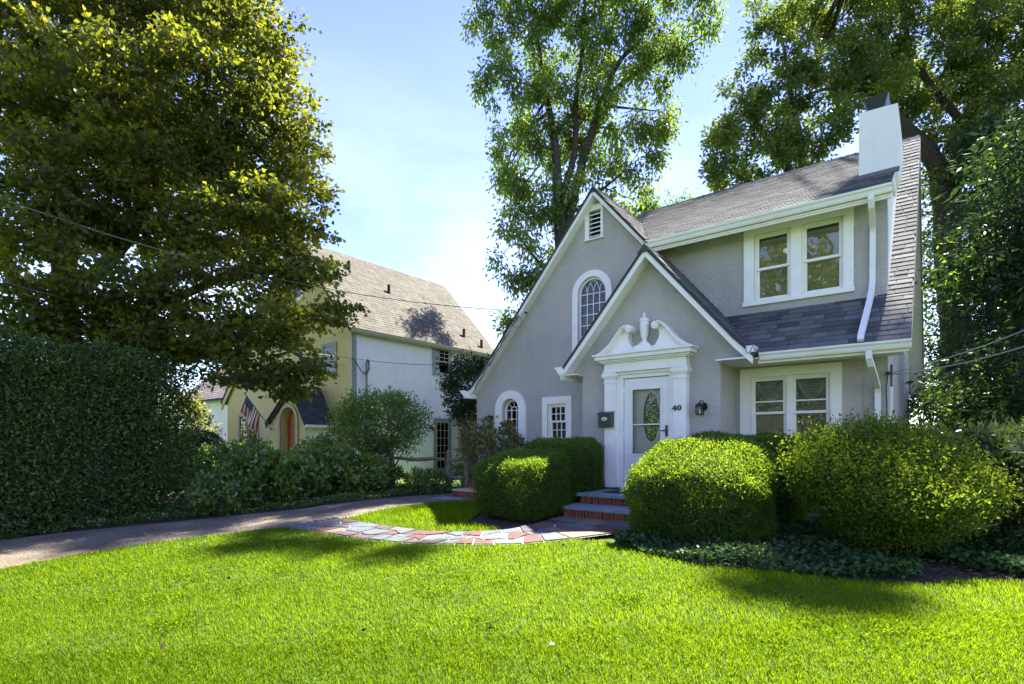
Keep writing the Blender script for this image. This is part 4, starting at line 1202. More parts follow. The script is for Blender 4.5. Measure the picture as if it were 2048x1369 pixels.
# flag on its pole by the arched door
fg = thing('flag', (-18.55, 9.75, 1.9), 'red and white striped flag with blue canton on a slanted pole by the arched door', 'flag')
p0, p1 = Vector((-18.30, 9.80, 1.74)), Vector((-19.05, 9.25, 2.98))
mb = MB(); mb.tube([p0, p1], .017, 8); mb.lathe([(.01, 0), (.035, .02), (.035, .05), (.01, .07)], p1, 10); mb.build('pole', M['wood'], fg)
mb = MB(); mb.tube([p0 - (p1 - p0) * .02, p0 + (p1 - p0) * .06], .03, 8); mb.build('bracket', M['sage'], fg)
dirp = (p1 - p0).normalized()
def fpt(a, b):      # a along the pole from its tip (0..1), b away from it, hanging down in folds
    base = p1 - dirp * (.05 + .84 * a)
    dwn = Vector((-.28 + .14 * a, -.16, -1.0)).normalized()
    s = .66 * b
    q = base + dwn * s
    q += Vector((.07, -.11, 0)) * math.sin(a * 9 + b * 2.2) * b * .7 + Vector((.25, 0, .10)) * (a - .5) * -b * .6
    return q
def fpatch(name, a0, a1, b0, b1, mat, off=0):
    mb = MB(); nu, nv = 10, 10
    for i in range(nu + 1):
        for j in range(nv + 1):
            q = fpt(a0 + (a1 - a0) * i / nu, b0 + (b1 - b0) * j / nv)
            mb.v.append((q.x, q.y - off, q.z))
    for i in range(nu):
        for j in range(nv):
            k = i * (nv + 1) + j
            mb.f.append((k, k + 1, k + nv + 2, k + nv + 1))
    o = mb.build(name, mat, fg, smooth=True)
    sd_ = o.modifiers.new('thickness', 'SOLIDIFY'); sd_.thickness = .004
    return o
for k in range(13):      # stripes run away from the pole
    a0, a1 = k / 13, (k + 1) / 13
    fpatch('stripe', a0, a1, .42 if k < 7 else 0, 1, M['red_cloth'] if k % 2 == 0 else M['white_cloth'])
can = fpatch('canton', 0, 7 / 13, 0, .42, M['blue_cloth'])
mb = MB()
for i in range(9):
    for j in range(6 if i % 2 == 0 else 5):
        q = fpt((.5 + i) / 9 * 7 / 13, (.5 + j + (0 if i % 2 == 0 else .5)) / 6 * .42); q.y -= .006
        pts = [(q.x + (.014 if t % 2 == 0 else .006) * math.sin(t * PI / 5), q.y, q.z + (.014 if t % 2 == 0 else .006) * math.cos(t * PI / 5)) for t in range(10)]
        mb.add(pts, [tuple(range(10))])
mb.build('stars', M['white_cloth'], can, fix=False)['kind'] = 'stuff'

# split rail fence
fe = thing('split_rail_fence', (-11, 10.1, 0), 'weathered split rail fence at the end of the driveway', 'fence')
FP = [(-11.75, 7.3, .05, .98), (-12.05, 10.0, -.10, 1.02), (-10.1, 10.2, .02, 1.08), (-9.72, 10.5, 0, 1.0)]
for (x, y, ln, hh) in FP:
    mb = MB(); mb.tube([(x, y, -.2), (x + ln * .4, y, hh * .5), (x + ln, y + .02, hh - .02), (x + ln, y + .02, hh)], [.075, .072, .068, .05], 9); mb.build('post', M['wood'], fe)
for (a, b) in ((0, 1), (1, 2), (2, 3)):
    for z in (.36, .84):
        p, q = FP[a], FP[b]
        mb = MB(); pts = []
        for i in range(6):
            f_ = i / 5
            pts.append((p[0] + (q[0] - p[0]) * f_ + p[2] * z, p[1] + (q[1] - p[1]) * f_ + .03 * math.sin(i * 2 + z * 9), z + .02 * math.sin(i * 1.7 + a)))
        mb.tube(pts, [.035, .05, .055, .055, .05, .035], 7); mb.build('rail', M['wood'], fe)

# cables -----------------------------------------------------
def cable(p, q, sag, rad, mat, label, name='cable', extra=None):
    p, q = Vector(p), Vector(q)
    pts = [p.lerp(q, i / 24) - Vector((0, 0, sag * 4 * (i / 24) * (1 - i / 24))) for i in range(25)]
    mb = MB().tube(pts, rad, 6)
    if extra: mb.tube(extra, rad * .8, 6)
    o = mb.build(name, mat, None, at=p)
    return prop(o, label, 'cable', 'overhead cables')
HA = (-8.12, 10.50, 4.50)
cable((-15.6, 1.4, 6.6), HA, .55, .009, M['pale_cable'], 'uppermost overhead cable crossing the big maple to the grey gable')
cable((-14.6, .6, 4.75), (NX + .15, 10.84, 4.05), .25, .010, M['pale_cable'], 'lower overhead cable crossing in front of the maple to the neighbour\'s corner')
cable((NX + .15, 10.86, 4.06), (-9.25, 10.5, 3.30), .10, .008, M['cable'], 'thin cable strung between the pale side wall and the grey gable\'s lower edge')
cable((-.62, 10.86, 2.42), (1.75, 12.3, 3.45), .10, .010, M['pale_cable'], 'higher of two thin cables running right from the grey house corner')
cable((-.62, 10.86, 2.40), (1.75, 12.3, 3.12), .12, .012, M['pale_cable'], 'lower of two thin cables running right from the grey house corner')
gw = thing('cable_run', (-8.6, 10.52, 3.8), 'grey cables clipped down the left edge of the grey gable', 'cable')
mb = MB()
for k in range(3):
    pts = []
    for i in range(16):
        x = -8.05 - i * .095; z = gab_z(x) - .14 - .03 * k
        pts.append((x + .02 * math.sin(i * 2.1 + k), 10.555 - .012 * k, z + .03 * math.sin(i * 1.7 + k * 2)))
    mb.tube(pts, .009, 5)
lp = [(-8.10 + .16 * math.sin(a) + .02 * a, 10.50, 4.36 - .15 * (1 - math.cos(a))) for a in [i * .52 for i in range(13)]]
mb.tube(lp, .009, 5)
lp = [(-9.05 + .14 * math.sin(a) + .02 * a, 10.50, 3.36 - .07 * (1 - math.cos(a))) for a in [i * .52 for i in range(13)]]
mb.tube(lp, .009, 5)
mb.build('wires', M['pale_cable'], gw)
mb = MB(); mb.box(-8.06, -7.96, 10.62, 10.80, 4.46, 4.54); mb.tube([(-8.0, 10.60, 4.50), (-8.0, 10.70, 4.50)], .05, 8); mb.build('insulator', M['black'], gw)
wb = thing('wire_bracket', (-.63, 10.84, 2.4), 'small dark cable bracket on the right corner of the grey house', 'bracket')
mb = MB(); mb.tube([(-.60, 10.86, 2.2), (-.60, 10.86, 2.56)], .018, 7); mb.tube([(-.60, 10.84, 2.42), (-.66, 10.80, 2.42)], .03, 8); mb.build('clamp', M['darkgrey'], wb)
mb = MB(); mb.tube([(-.64, 10.80, 2.42), (-.67, 10.80, 2.2), (-.66, 10.82, 1.8), (-.655, 10.86, .3)], .009, 5); mb.build('drop_wire', M['cable'], wb)
mb = MB(); mb.box(-.645, -.60, 11.15, 11.27, -.1, 2.5); mb.build('corner_board', M['white'], house)

# ------------------------------------------------------------------ trees and planting
def polyline(a, b, bend, n=5):
    a, b = Vector(a), Vector(b)
    j = Vector((random.uniform(-1, 1), random.uniform(-1, 1), random.uniform(-.2, 1))) * bend * (b - a).length
    return [a.lerp(b, i / n) + j * math.sin(PI * i / n) for i in range(n + 1)]

def tree(name, base, label, blobs, limbs, mat, bark, leaf, sig, dens, cl=1.0, flat=.6, droop=.0, group=None, cat='tree', lvshift=None, twig=.03, trunkname='trunk', wr=.62):
    """limbs: list of (points, radii) in the street-view frame; blobs: (lat, dep, z, r, rz) crown masses"""
    root = thing(name, base, label, cat, group)
    mb = MB(); sk = []
    for pts, rad in limbs:
        P3 = [loc(*p) for p in pts]
        # smooth the limb
        fine = []; fr = []
        for i in range(len(P3) - 1):
            for k in range(4):
                f = k / 4
                a = P3[max(0, i - 1)]; b = P3[i]; c = P3[i + 1]; d = P3[min(len(P3) - 1, i + 2)]
                q = .5 * ((2 * b) + (c - a) * f + (2 * a - 5 * b + 4 * c - d) * f * f + (3 * b - a - 3 * c + d) * f ** 3)
                r_ = rad[i] + (rad[i + 1] - rad[i]) * f
                fine.append(q + Vector((random.uniform(-1, 1), random.uniform(-1, 1), 0)) * r_ * .12); fr.append(r_)
        fine.append(P3[-1]); fr.append(rad[-1])
        mb.tube(fine, fr, 9)
        sk += list(zip(fine, fr))
    Ps = []; As = []; Lv = []
    for (la, de, z, r, rz, *o) in blobs:
        c = loc(la, de, z)
        # limb from the nearest skeleton point that is below
        best = min(sk, key=lambda s: (s[0] - c).length + (3 if s[0].z > c.z + .3 else 0) + s[1] * 0)
        ln = (best[0] - c).length
        br = min(best[1] * .6, .02 + .018 * ln)
        pl = polyline(best[0], c, .10)
        mb.tube(pl, [br * (1 - .7 * i / 5) for i in range(6)], 6)
        mine = [(p, br * .4) for p in pl[2:]]
        ncl = max(4, int(cl * (r * r * rz) ** .62 * 9))
        blv = random.random()
        for k in range(ncl):
            d = Vector((random.gauss(0, 1), random.gauss(0, 1), random.gauss(0, 1))).normalized()
            rr = random.random() ** .42
            depth = r * .95
            q = c + Vector((d.x * r * rr, d.y * depth * rr, d.z * rz * rr))
            if twig and k % 2 == 0:
                s_ = min(mine, key=lambda s: (s[0] - q).length)
                tl = polyline(s_[0], q, .12, 3)
                mb.tube(tl, [max(twig * .25, br * .35), twig * .5, twig * .35, twig * .2], 4, False)
            m = int(dens * random.uniform(.6, 1.4))
            off = R.normal(size=(m, 3)) * np.array([sig, sig, sig * flat])
            pp = np.array(q) + off
            a = off + R.normal(size=(m, 3)) * sig * .9; a[:, 2] -= droop * sig * 2
            Ps.append(pp); As.append(a)
            base_lv = .5 * random.random() + .25 * blv + .12
            if lvshift: base_lv += lvshift(q)
            Lv.append(np.clip(base_lv + R.normal(size=m) * .16, 0, 1))
    P = np.concatenate(Ps); A = np.concatenate(As); lv = np.concatenate(Lv)
    n = len(P)
    mb.build(trunkname, bark, root, smooth=True, fix=False)
    leaves('crown', P, A, leaf * R.uniform(.65, 1.25, n), leaf * wr * R.uniform(.7, 1.2, n), mat, root, lv)
    return root, n

NLEAF = 0
# big maple at the left
MAPLE = [(-9.6, 12.4, 3.7, 1.2, .5), (-7.7, 12, 3.8, 1.1, .5), (-8.5, 12.2, 3.3, 1.1, .4), (-6.6, 11.9, 3.4, .9, .4), (-7.2, 12.6, 5.9, 1.2, .6), (-9.6, 12.2, 6.4, 1.3, .6), (-11.3, 13, 11.1, 2.3, 1.3), (-9.0, 13.5, 11.8, 2.5, 1.2), (-6.7, 13.5, 11.5, 1.5, 1.1), (-5.9, 13.5, 10.3, 1.0, 0.9), (-6.9, 12.5, 9.5, 1.6, 0.9), (-8.7, 12, 9.1, 1.9, 1.0), (-11.1, 12.5, 8.9, 1.7, 1.1), (-5.5, 13.5, 9.0, 1.0, 1.0), (-6.5, 13, 8.3, 1.8, 1.0), (-8.3, 12.5, 7.8, 1.8, 0.9), (-10.0, 12, 7.2, 1.7, 1.0), (-5.2, 13, 7.3, 0.9, 0.7), (-6.2, 12.5, 6.6, 1.6, 0.8), (-9.0, 13.5, 6.7, 1.9, 0.9), (-10.2, 12, 5.7, 1.5, 0.8), (-5.2, 13, 6.3, 1.0, 0.5), (-4.7, 12.5, 5.3, 0.8, 0.5), (-6.2, 12.5, 5.1, 1.5, 0.7), (-8.0, 12, 4.6, 1.5, 0.7), (-10.2, 12, 4.4, 1.4, 0.7), (-4.2, 12, 4.2, 0.7, 0.35), (-5.1, 12, 3.8, 1.2, 0.6), (-6.8, 12.5, 3.9, 1.3, 0.6), (-4.3, 11.8, 2.95, 0.55, 0.26), (-5.3, 12, 2.75, 1.0, 0.35), (-6.3, 12, 3.0, 0.8, 0.4), (-4.95, 12, 2.3, 0.45, 0.2), (-11.1, 12, 3.8, 1.0, 0.6), (-9.0, 12.5, 3.9, 1.1, 0.5),
         (-13.5, 13, 12, 2.2, 1.5), (-14, 13, 9, 2, 1.4), (-13.5, 12.5, 6.5, 1.8, 1.2), (-10.5, 14.5, 13.6, 2.4, 1.3), (-8, 14.2, 13.9, 2.0, 1.2), (-12, 15, 10, 2, 1.6), (-9.5, 15.2, 9.5, 2.2, 1.5), (-7.5, 15.2, 7.5, 1.8, 1.2)]
ml = [([(-10.7, 13, -.4), (-10.7, 13, 1.5), (-10.6, 13, 3.6), (-10.7, 13, 6), (-10.6, 13.1, 9), (-10.4, 13.2, 12.5)], [.42, .36, .31, .24, .16, .05]),
      ([(-10.65, 13, 2.2), (-9.6, 13, 3.6), (-8.2, 13, 5.4), (-7.2, 13, 7.6), (-6.4, 13.2, 9.6), (-6.2, 13.3, 11)], [.24, .2, .17, .12, .07, .03]),
      ([(-9.0, 13, 4.3), (-7.4, 12.8, 4.9), (-5.6, 12.6, 5.6), (-4.7, 12.6, 5.6)], [.13, .1, .06, .02]),
      ([(-10.6, 13, 2.8), (-8.6, 12.6, 3.3), (-6.6, 12.3, 3.7), (-5.1, 12.1, 3.4), (-4.4, 11.9, 3.0)], [.16, .12, .09, .05, .02]),
      ([(-10.7, 13, 4.6), (-9.2, 13.2, 6.4), (-8.6, 13.4, 8.6), (-8.6, 13.5, 11.4)], [.18, .14, .1, .04]),
      ([(-10.7, 13, 3.6), (-11.8, 12.8, 5.4), (-12.6, 12.8, 8.4), (-12.9, 13, 11.5)], [.18, .14, .1, .04]),
      ([(-10.68, 13, 5.5), (-10.5, 12.6, 7.5), (-9.6, 12.3, 9.4)], [.13, .1, .04])]
def gold(q):
    return .10 if random.random() < .3 else 0
t, n = tree('maple_tree', loc(-10.7, 13, ground(4)), 'huge spreading maple with golden green upper leaves left of the driveway', MAPLE, ml, M['maple'], M['bark'], .125, .148, 46, 5.2, .36, .25, lvshift=gold, wr=.8); NLEAF += n

CENTER = [(-0.59, 19.24, 16.39, 1.11, 1.04), (1.04, 19.98, 16.39, 1.78, 1.48), (3.26, 19.98, 16.76, 2.07, 1.48), (5.62, 19.98, 16.76, 1.63, 1.11), (6.96, 19.24, 16.39, 0.74, 0.74), (-0.44, 19.24, 14.10, 0.89, 1.26), (1.18, 19.98, 14.02, 1.63, 1.48), (3.26, 19.98, 14.61, 1.63, 1.33), (5.03, 19.98, 14.76, 1.26, 1.04), (6.29, 19.24, 15.13, 0.74, 0.81), (0.07, 19.98, 12.17, 0.96, 0.96), (2.00, 20.72, 12.62, 1.48, 1.18), (3.63, 19.98, 12.54, 1.26, 0.96), (4.88, 19.24, 12.32, 0.74, 0.89), (0.07, 19.24, 9.88, 0.89, 0.89), (1.55, 19.98, 10.17, 1.41, 0.96), (3.63, 19.98, 11.14, 1.04, 0.96), (4.66, 19.24, 10.91, 0.67, 0.74), (-0.07, 19.24, 8.25, 0.74, 0.67), (0.67, 19.24, 7.36, 0.81, 0.81), (1.18, 19.98, 8.92, 0.81, 0.96), (0.07, 19.24, 6.70, 0.67, 0.67), (-0.07, 19.24, 5.59, 0.44, 0.44), (5.03, 20.72, 10.32, 0.59, 0.52), (4.14, 19.98, 9.51, 0.74, 0.52), (1.48, 19.98, 18.46, 2.22, 1.18), (4.07, 19.98, 18.83, 2.22, 1.11), (0.67, 19.24, 4.99, 0.44, 0.44), (5.48, 19.98, 13.43, 0.59, 0.67)]
cl_ = [([(1.85, 19.98, -0.20), (1.85, 19.98, 4.77), (1.81, 19.98, 8.47), (1.70, 19.98, 10.40), (1.55, 19.98, 12.47), (1.18, 19.98, 14.39), (0.89, 19.98, 16.61)], [0.358, 0.300, 0.254, 0.197, 0.150, 0.104, 0.034]),
       ([(1.85, 19.98, 7.88), (2.15, 19.98, 9.80), (2.59, 19.98, 11.58), (3.26, 19.98, 13.65), (3.85, 19.98, 15.13), (4.88, 19.98, 16.17)], [0.207, 0.185, 0.156, 0.127, 0.092, 0.034]),
       ([(1.78, 19.98, 10.25), (2.29, 19.98, 11.88), (2.37, 19.98, 14.02), (2.66, 19.98, 16.24), (2.66, 19.98, 18.09)], [0.139, 0.115, 0.092, 0.069, 0.029]),
       ([(3.40, 19.98, 13.95), (4.59, 19.98, 14.84), (5.92, 19.68, 15.43), (6.66, 19.24, 15.58)], [0.092, 0.069, 0.046, 0.017]),
       ([(1.78, 19.98, 6.99), (0.89, 19.68, 7.88), (0.15, 19.39, 8.77)], [0.087, 0.058, 0.023]),
       ([(2.15, 19.98, 9.66), (3.11, 19.98, 10.40), (4.14, 19.68, 11.14)], [0.075, 0.058, 0.023])]
CENTER += [(3.6, 20, 23.5, 1.0, .6), (2.8, 20.4, 24.5, .9, .5), (4.2, 19.8, 22, 1.0, .6), (3.2, 20.3, 21.5, .9, .5), (2.4, 20.8, 23, .8, .5), (3.9, 20.2, 25.2, .8, .5), (6.45, 19.07, 24.2, .3, .2), (6.8, 18.8, 23.4, .35, .2), (7.4, 18.3, 22.9, .3, .15), (8.3, 17.65, 22.7, .25, .12), (5.6, 19.4, 21.6, .9, .6), (6.2, 19.3, 22.6, .5, .3), (-.1, 25.3, 14.0, .7, .4), (.2, 25.2, 12.9, .7, .4), (-.3, 25.6, 13.4, .5, .3), (.3, 25.0, 15.0, .4, .3)]  # mostly unseen crown clumps, placed to cast lawn, driveway and neighbour roof shadows
t, n = tree('shade_tree', loc(1.85, 19.98, 0.00), 'tall slender airy tree rising behind the grey house\'s left gable', CENTER, cl_, M['tall'], M['dark_bark'], .17, .18, 150, 1.15, 1.2, 1.0, twig=.03, wr=.5); NLEAF += n

RT1 = [(11.25, 22.80, 18.55, 1.75, 1.52), (9.73, 22.80, 15.81, 1.29, 1.14), (11.86, 22.80, 15.66, 1.75, 1.52), (8.59, 22.04, 13.30, 0.84, 1.06), (10.56, 22.80, 13.53, 1.52, 1.14), (12.77, 23.56, 13.91, 1.67, 1.37), (8.21, 22.04, 12.32, 0.61, 0.61), (9.58, 22.80, 12.16, 0.99, 0.53), (9.27, 22.80, 14.44, 0.91, 0.84), (11.10, 22.80, 12.01, 1.06, 0.61), (12.46, 23.18, 12.32, 1.14, 0.76), (9.12, 22.42, 11.25, 0.61, 0.38)]
rl1 = [([(13.38, 23.56, -0.20), (13.30, 23.56, 6.39), (12.92, 23.56, 10.19), (12.16, 23.26, 12.09), (11.10, 22.95, 13.61), (9.88, 22.80, 15.13), (9.58, 22.80, 16.27)], [0.380, 0.319, 0.258, 0.198, 0.137, 0.076, 0.030]),
       ([(12.46, 23.41, 11.56), (11.10, 23.10, 11.86), (9.58, 22.80, 12.39), (8.51, 22.34, 12.62)], [0.122, 0.091, 0.061, 0.023]),
       ([(12.77, 23.56, 10.80), (12.31, 23.26, 13.99), (11.70, 22.95, 16.27), (11.25, 22.80, 18.55)], [0.182, 0.137, 0.091, 0.038])]
t, n = tree('oak_tree', loc(13.38, 23.56, 0), 'leafy oak leaning left behind the roof ridge beside the chimney', RT1, rl1, M['oak'], M['dark_bark'], .19, .19, 150, 1.15, .8, .3, twig=.04, group='trees behind the grey house', wr=.55); NLEAF += n
RT2 = [(14.21, 23.56, 19.54, 2.36, 1.90), (17.33, 24.32, 19.69, 2.43, 1.98), (20.22, 24.32, 19.23, 2.66, 2.43), (21.96, 23.56, 17.79, 2.43, 2.89), (14.74, 23.56, 16.72, 2.05, 1.67), (18.24, 24.32, 16.57, 2.43, 1.82), (20.67, 23.56, 15.05, 2.58, 2.13), (19.46, 24.32, 13.53, 1.67, 1.29), (20.98, 23.56, 12.09, 1.82, 1.52), (22.65, 22.80, 18.78, 2.36, 2.89), (22.80, 22.80, 13.53, 2.36, 2.89), (16.11, 24.32, 18.09, 1.82, 1.52), (16.72, 24.32, 21.97, 2.28, 1.37), (20.52, 24.32, 21.97, 2.28, 1.52)]
rl2 = [([(19.91, 24.32, -0.20), (19.76, 24.32, 6.39), (19.30, 24.32, 11.86), (18.70, 24.32, 14.14), (17.02, 24.32, 15.81), (15.66, 24.02, 17.64), (14.14, 23.56, 18.70), (12.54, 23.56, 19.00)], [0.684, 0.593, 0.471, 0.350, 0.319, 0.258, 0.152, 0.046]),
       ([(19.30, 24.32, 11.86), (20.22, 24.32, 14.29), (20.67, 24.32, 16.72), (20.82, 24.32, 20.07)], [0.418, 0.365, 0.289, 0.091]),
       ([(20.52, 24.32, 15.81), (22.04, 23.86, 17.03), (23.18, 23.26, 18.24)], [0.198, 0.152, 0.046]),
       ([(16.42, 24.32, 16.72), (14.90, 23.86, 16.72), (13.53, 23.56, 16.57), (12.16, 23.26, 15.96)], [0.137, 0.099, 0.068, 0.023]),
       ([(20.52, 24.32, 15.05), (18.09, 24.32, 18.09), (17.48, 24.32, 20.45)], [0.182, 0.137, 0.046])]
RT2 += [(13.3, 16.9, 25.2, .2, .1), (13.75, 16.55, 25.15, .25, .12), (12.4, 22.4, 22.6, 1.0, .7), (14.6, 22.2, 23.0, 1.1, .7), (16.6, 22, 22.4, 1.0, .7)]  # unseen clumps added high up to shade the lawn and dapple the roof
RT2 += [(13.3, 17.4, 23.35, .5, .2), (13.6, 17.2, 23.4, .5, .25), (13.9, 17.0, 23.45, .5, .25), (14.2, 16.85, 23.4, .5, .25), (14.5, 16.7, 23.35, .5, .2), (13.9, 17.0, 23.7, .5, .25), (14.2, 16.9, 23.75, .4, .2), (12.4, 22.4, 22.6, 1.0, .7), (14.6, 22.2, 23.0, 1.1, .7), (16.6, 22, 22.4, 1.0, .7)]  # more unseen clumps, added for the lawn shadow before the loose shrub
t, n = tree('oak_tree', loc(19.9, 24.3, 0), 'massive dark limbed oak filling the sky above and right of the chimney', RT2, rl2, M['oak'], M['dark_bark'], .19, .20, 145, 1.1, .8, .3, twig=.05, group='trees behind the grey house', wr=.55); NLEAF += n
t, n = tree('young_tree', loc(10.4, 34, 0), 'small rounded green treetop showing just above the roof ridge', [(10.2, 34, 16.0, 1.0, .8), (11.2, 34, 15.6, .9, .6), (9.2, 34, 15.1, .8, .5), (10.4, 34, 14.2, 1.6, 1.0)], [([(10.4, 34, 0), (10.4, 34, 8), (10.3, 34, 14)], [.25, .18, .08])], M['tall'], M['dark_bark'], .22, .34, 40, 1.5, 1, .3, group='trees behind the grey house', wr=.5); NLEAF += n
# greenery in the gap right of the roof
t, n = tree('young_tree', loc(19.4, 24.5, 0), 'sunlit thin tree in the gap between the roof edge and the dark laurel', [(18.9, 24.5, 12.6, 1.2, 1.1), (19.4, 24.5, 10.6, 1.2, 1.0), (19.0, 24.5, 8.6, 1.2, 1.0), (19.6, 24.5, 6.6, 1.2, 1.0), (19.2, 24.5, 4.6, 1.2, 1.0), (19.4, 24.5, 3.0, 1.1, .9), (21, 25, 9.5, 1.5, 1.3), (21, 25, 5.5, 1.5, 1.4), (20.6, 24.8, 12.4, 1.3, 1.1), (21.2, 25, 2.6, 1.2, 1)] + [(18.1, 24.2, z_, .75, .8) for z_ in (1.6, 3.0, 4.5, 6, 7.4, 8.8, 10.2, 11.6)], [([(20, 24.8, 0), (20, 24.8, 6), (19.7, 24.6, 12)], [.2, .15, .05])], M['oak'], M['dark_bark'], .20, .36, 40, 1.35, .8, .2, group='trees behind the grey house', wr=.55); NLEAF += n
HEM = [(15.2 + random.uniform(-.7, .9), 16.6 + random.uniform(-.5, .9), z, 1.35 - .055 * z, .5) for z in np.arange(1.0, 9.5, .42)] + [(17 + random.uniform(-.6, .6), 17 + random.uniform(-.3, .5), z, 1.5 - .06 * z, .55) for z in np.arange(1.2, 11.5, .5)]
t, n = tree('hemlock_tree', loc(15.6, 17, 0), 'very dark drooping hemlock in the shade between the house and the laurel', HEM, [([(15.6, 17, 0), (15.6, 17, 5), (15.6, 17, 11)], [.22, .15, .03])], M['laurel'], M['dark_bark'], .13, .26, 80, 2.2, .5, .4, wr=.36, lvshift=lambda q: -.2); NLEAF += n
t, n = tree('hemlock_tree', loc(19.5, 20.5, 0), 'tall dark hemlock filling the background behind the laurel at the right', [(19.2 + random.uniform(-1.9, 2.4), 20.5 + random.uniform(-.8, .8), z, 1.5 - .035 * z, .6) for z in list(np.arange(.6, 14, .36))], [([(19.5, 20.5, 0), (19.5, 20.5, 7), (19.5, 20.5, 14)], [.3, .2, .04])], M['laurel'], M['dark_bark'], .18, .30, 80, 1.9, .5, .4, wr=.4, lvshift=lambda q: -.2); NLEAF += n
LAU = []
for i in range(34):
    z = random.uniform(.8, 7.6)
    LAU.append((9.35 + random.uniform(0, 2.6) + .12 * abs(z - 3.5), 10.4 + random.uniform(-.3, 2.2), z, random.uniform(.55, .9), random.uniform(.4, .6)))
for la, z in ((8.35, 6.4), (8.3, 5.55), (7.95, 5.0), (7.7, 4.45), (8.55, 6.9), (8.85, 4.2), (9.0, 5.8), (9.2, 3.9), (8.2, 2.7), (8.8, 2.2), (9.3, 7.3), (8.9, 3.2), (9.4, 1.4), (8.5, 1.5)):
    LAU.append((la + 1.0, 10.4, z, .6, .4))
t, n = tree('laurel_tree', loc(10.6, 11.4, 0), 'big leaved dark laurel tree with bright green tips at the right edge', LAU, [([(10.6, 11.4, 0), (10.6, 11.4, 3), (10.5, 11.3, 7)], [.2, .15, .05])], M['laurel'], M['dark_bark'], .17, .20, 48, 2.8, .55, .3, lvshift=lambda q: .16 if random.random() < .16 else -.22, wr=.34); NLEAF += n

t, n = tree('hemlock_tree', loc(12.5, 14, 0), 'low black green hemlock boughs in the shade under the laurel', [(random.uniform(9.5, 15.5), random.uniform(13, 15), random.uniform(.2, 3.2), .9, .5) for _ in range(26)], [([(12.5, 14, 0), (12.5, 14, 3)], [.15, .06])], M['hedge_dark'], M['dark_bark'], .16, .24, 60, 2.0, .6, .3, wr=.4); NLEAF += n
# hedges
def boxdirs(n, h):
    a = np.array([h[1] * h[2], h[0] * h[2], h[0] * h[1]], float); a = a / a.sum()
    ax = R.choice(3, n, p=a)
    q = R.uniform(-1, 1, (n, 3))
    q[np.arange(n), ax] = R.choice([-1., 1.], n)
    return q * np.array(h)
def hedge(name, c, h, rot, n, leaf, mat, label, p=4.5, group=None, cat='hedge', zmin=.03, lump=.05, depth=.13, wr=.38, taper=0.0, tip=.35, top=None, corek=.80, leafdir=.7):
    """clipped shrub: c = centre of the base, h = half sizes (x, y, full height), rounded by exponent p"""
    root = thing(name, c, label, cat, group)
    hz = h[2] / 2
    q = boxdirs(n, (h[0], h[1], hz))
    rr = (np.abs(q[:, 0] / h[0]) ** p + np.abs(q[:, 1] / h[1]) ** p + np.abs(q[:, 2] / hz) ** p) ** (-1 / p)
    ph = R.uniform(0, 6, 6)
    def lumpy(X):
        return 1 + lump * (np.sin(X[:, 0] * 5.1 + ph[0]) * np.sin(X[:, 1] * 4.3 + ph[1]) + .7 * np.sin(X[:, 2] * 6 + ph[2] + X[:, 0] * 3)) + lump * .5 * np.sin(X[:, 0] * 13 + ph[3]) * np.sin(X[:, 1] * 12 + X[:, 2] * 11 + ph[4])
    dd = 1 - depth * R.random(n) ** 1.6
    stray = R.random(n) < .03
    dd = np.where(stray, 1 + .05 * R.random(n), dd)
    X = q * rr[:, None] * (dd * lumpy(q))[:, None]
    nrm = np.sign(X) * np.abs(X / np.array([h[0], h[1], hz])) ** (p - 1) / np.array([h[0], h[1], hz])
    nrm = unit(nrm + 1e-6)
    X[:, 2] += hz
    k = 1 - taper * (1 - X[:, 2] / h[2])
    X[:, 0] *= k; X[:, 1] *= k
    if top is not None: X[:, 2] *= top(X)
    ca_, sa_ = math.cos(rot), math.sin(rot)
    RM = np.array([[ca_, sa_, 0], [-sa_, ca_, 0], [0, 0, 1]])
    ok = X[:, 2] > zmin
    X, nrm = X[ok] @ RM, nrm[ok] @ RM
    m = len(X)
    A = nrm * leafdir + rdir(m) * 1.0
    A[:, 2] += tip * .4
    lv = np.clip(.42 + .22 * R.normal(size=m), 0, 1)
    leaves('foliage', X + np.array(c), A, leaf * R.uniform(.6, 1.35, m), leaf * wr * R.uniform(.7, 1.3, m), mat, root, lv)
    # solid near black core, the shade inside the hedge put into its colour
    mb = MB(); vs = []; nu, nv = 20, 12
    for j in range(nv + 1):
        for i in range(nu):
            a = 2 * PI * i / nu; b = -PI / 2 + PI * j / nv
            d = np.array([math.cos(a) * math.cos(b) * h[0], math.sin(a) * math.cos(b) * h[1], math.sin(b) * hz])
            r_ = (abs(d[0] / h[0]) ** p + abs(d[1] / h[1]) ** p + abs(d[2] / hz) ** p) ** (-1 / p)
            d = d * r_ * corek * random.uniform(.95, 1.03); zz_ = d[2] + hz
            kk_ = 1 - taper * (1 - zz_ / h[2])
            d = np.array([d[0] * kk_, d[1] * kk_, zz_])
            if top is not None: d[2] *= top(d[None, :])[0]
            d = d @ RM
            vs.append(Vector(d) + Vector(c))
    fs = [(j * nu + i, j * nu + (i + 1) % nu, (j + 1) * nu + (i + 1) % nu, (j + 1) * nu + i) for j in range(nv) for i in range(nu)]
    mb.add(vs, fs); mb.build('shaded_core', M['core'], root, fix=False)
    return root
YG = 'clipped yew hedges by the front steps'
tilt = lambda k: (lambda X: 1 + k * X[:, 1])
hedge('clipped_hedge', (-2.56, 7.55, ground(7.3)), (.86, .84, 1.34), .12, 84000, .038, M['yew'], 'rounded clipped hedge with a bright sunlit top just right of the steps', 5.2, YG, top=lambda X: 1 - .30 * np.clip(.25 - X[:, 1], 0, 1.2) ** 1.2 - .10 * np.clip(X[:, 0], 0, 1) ** 2)
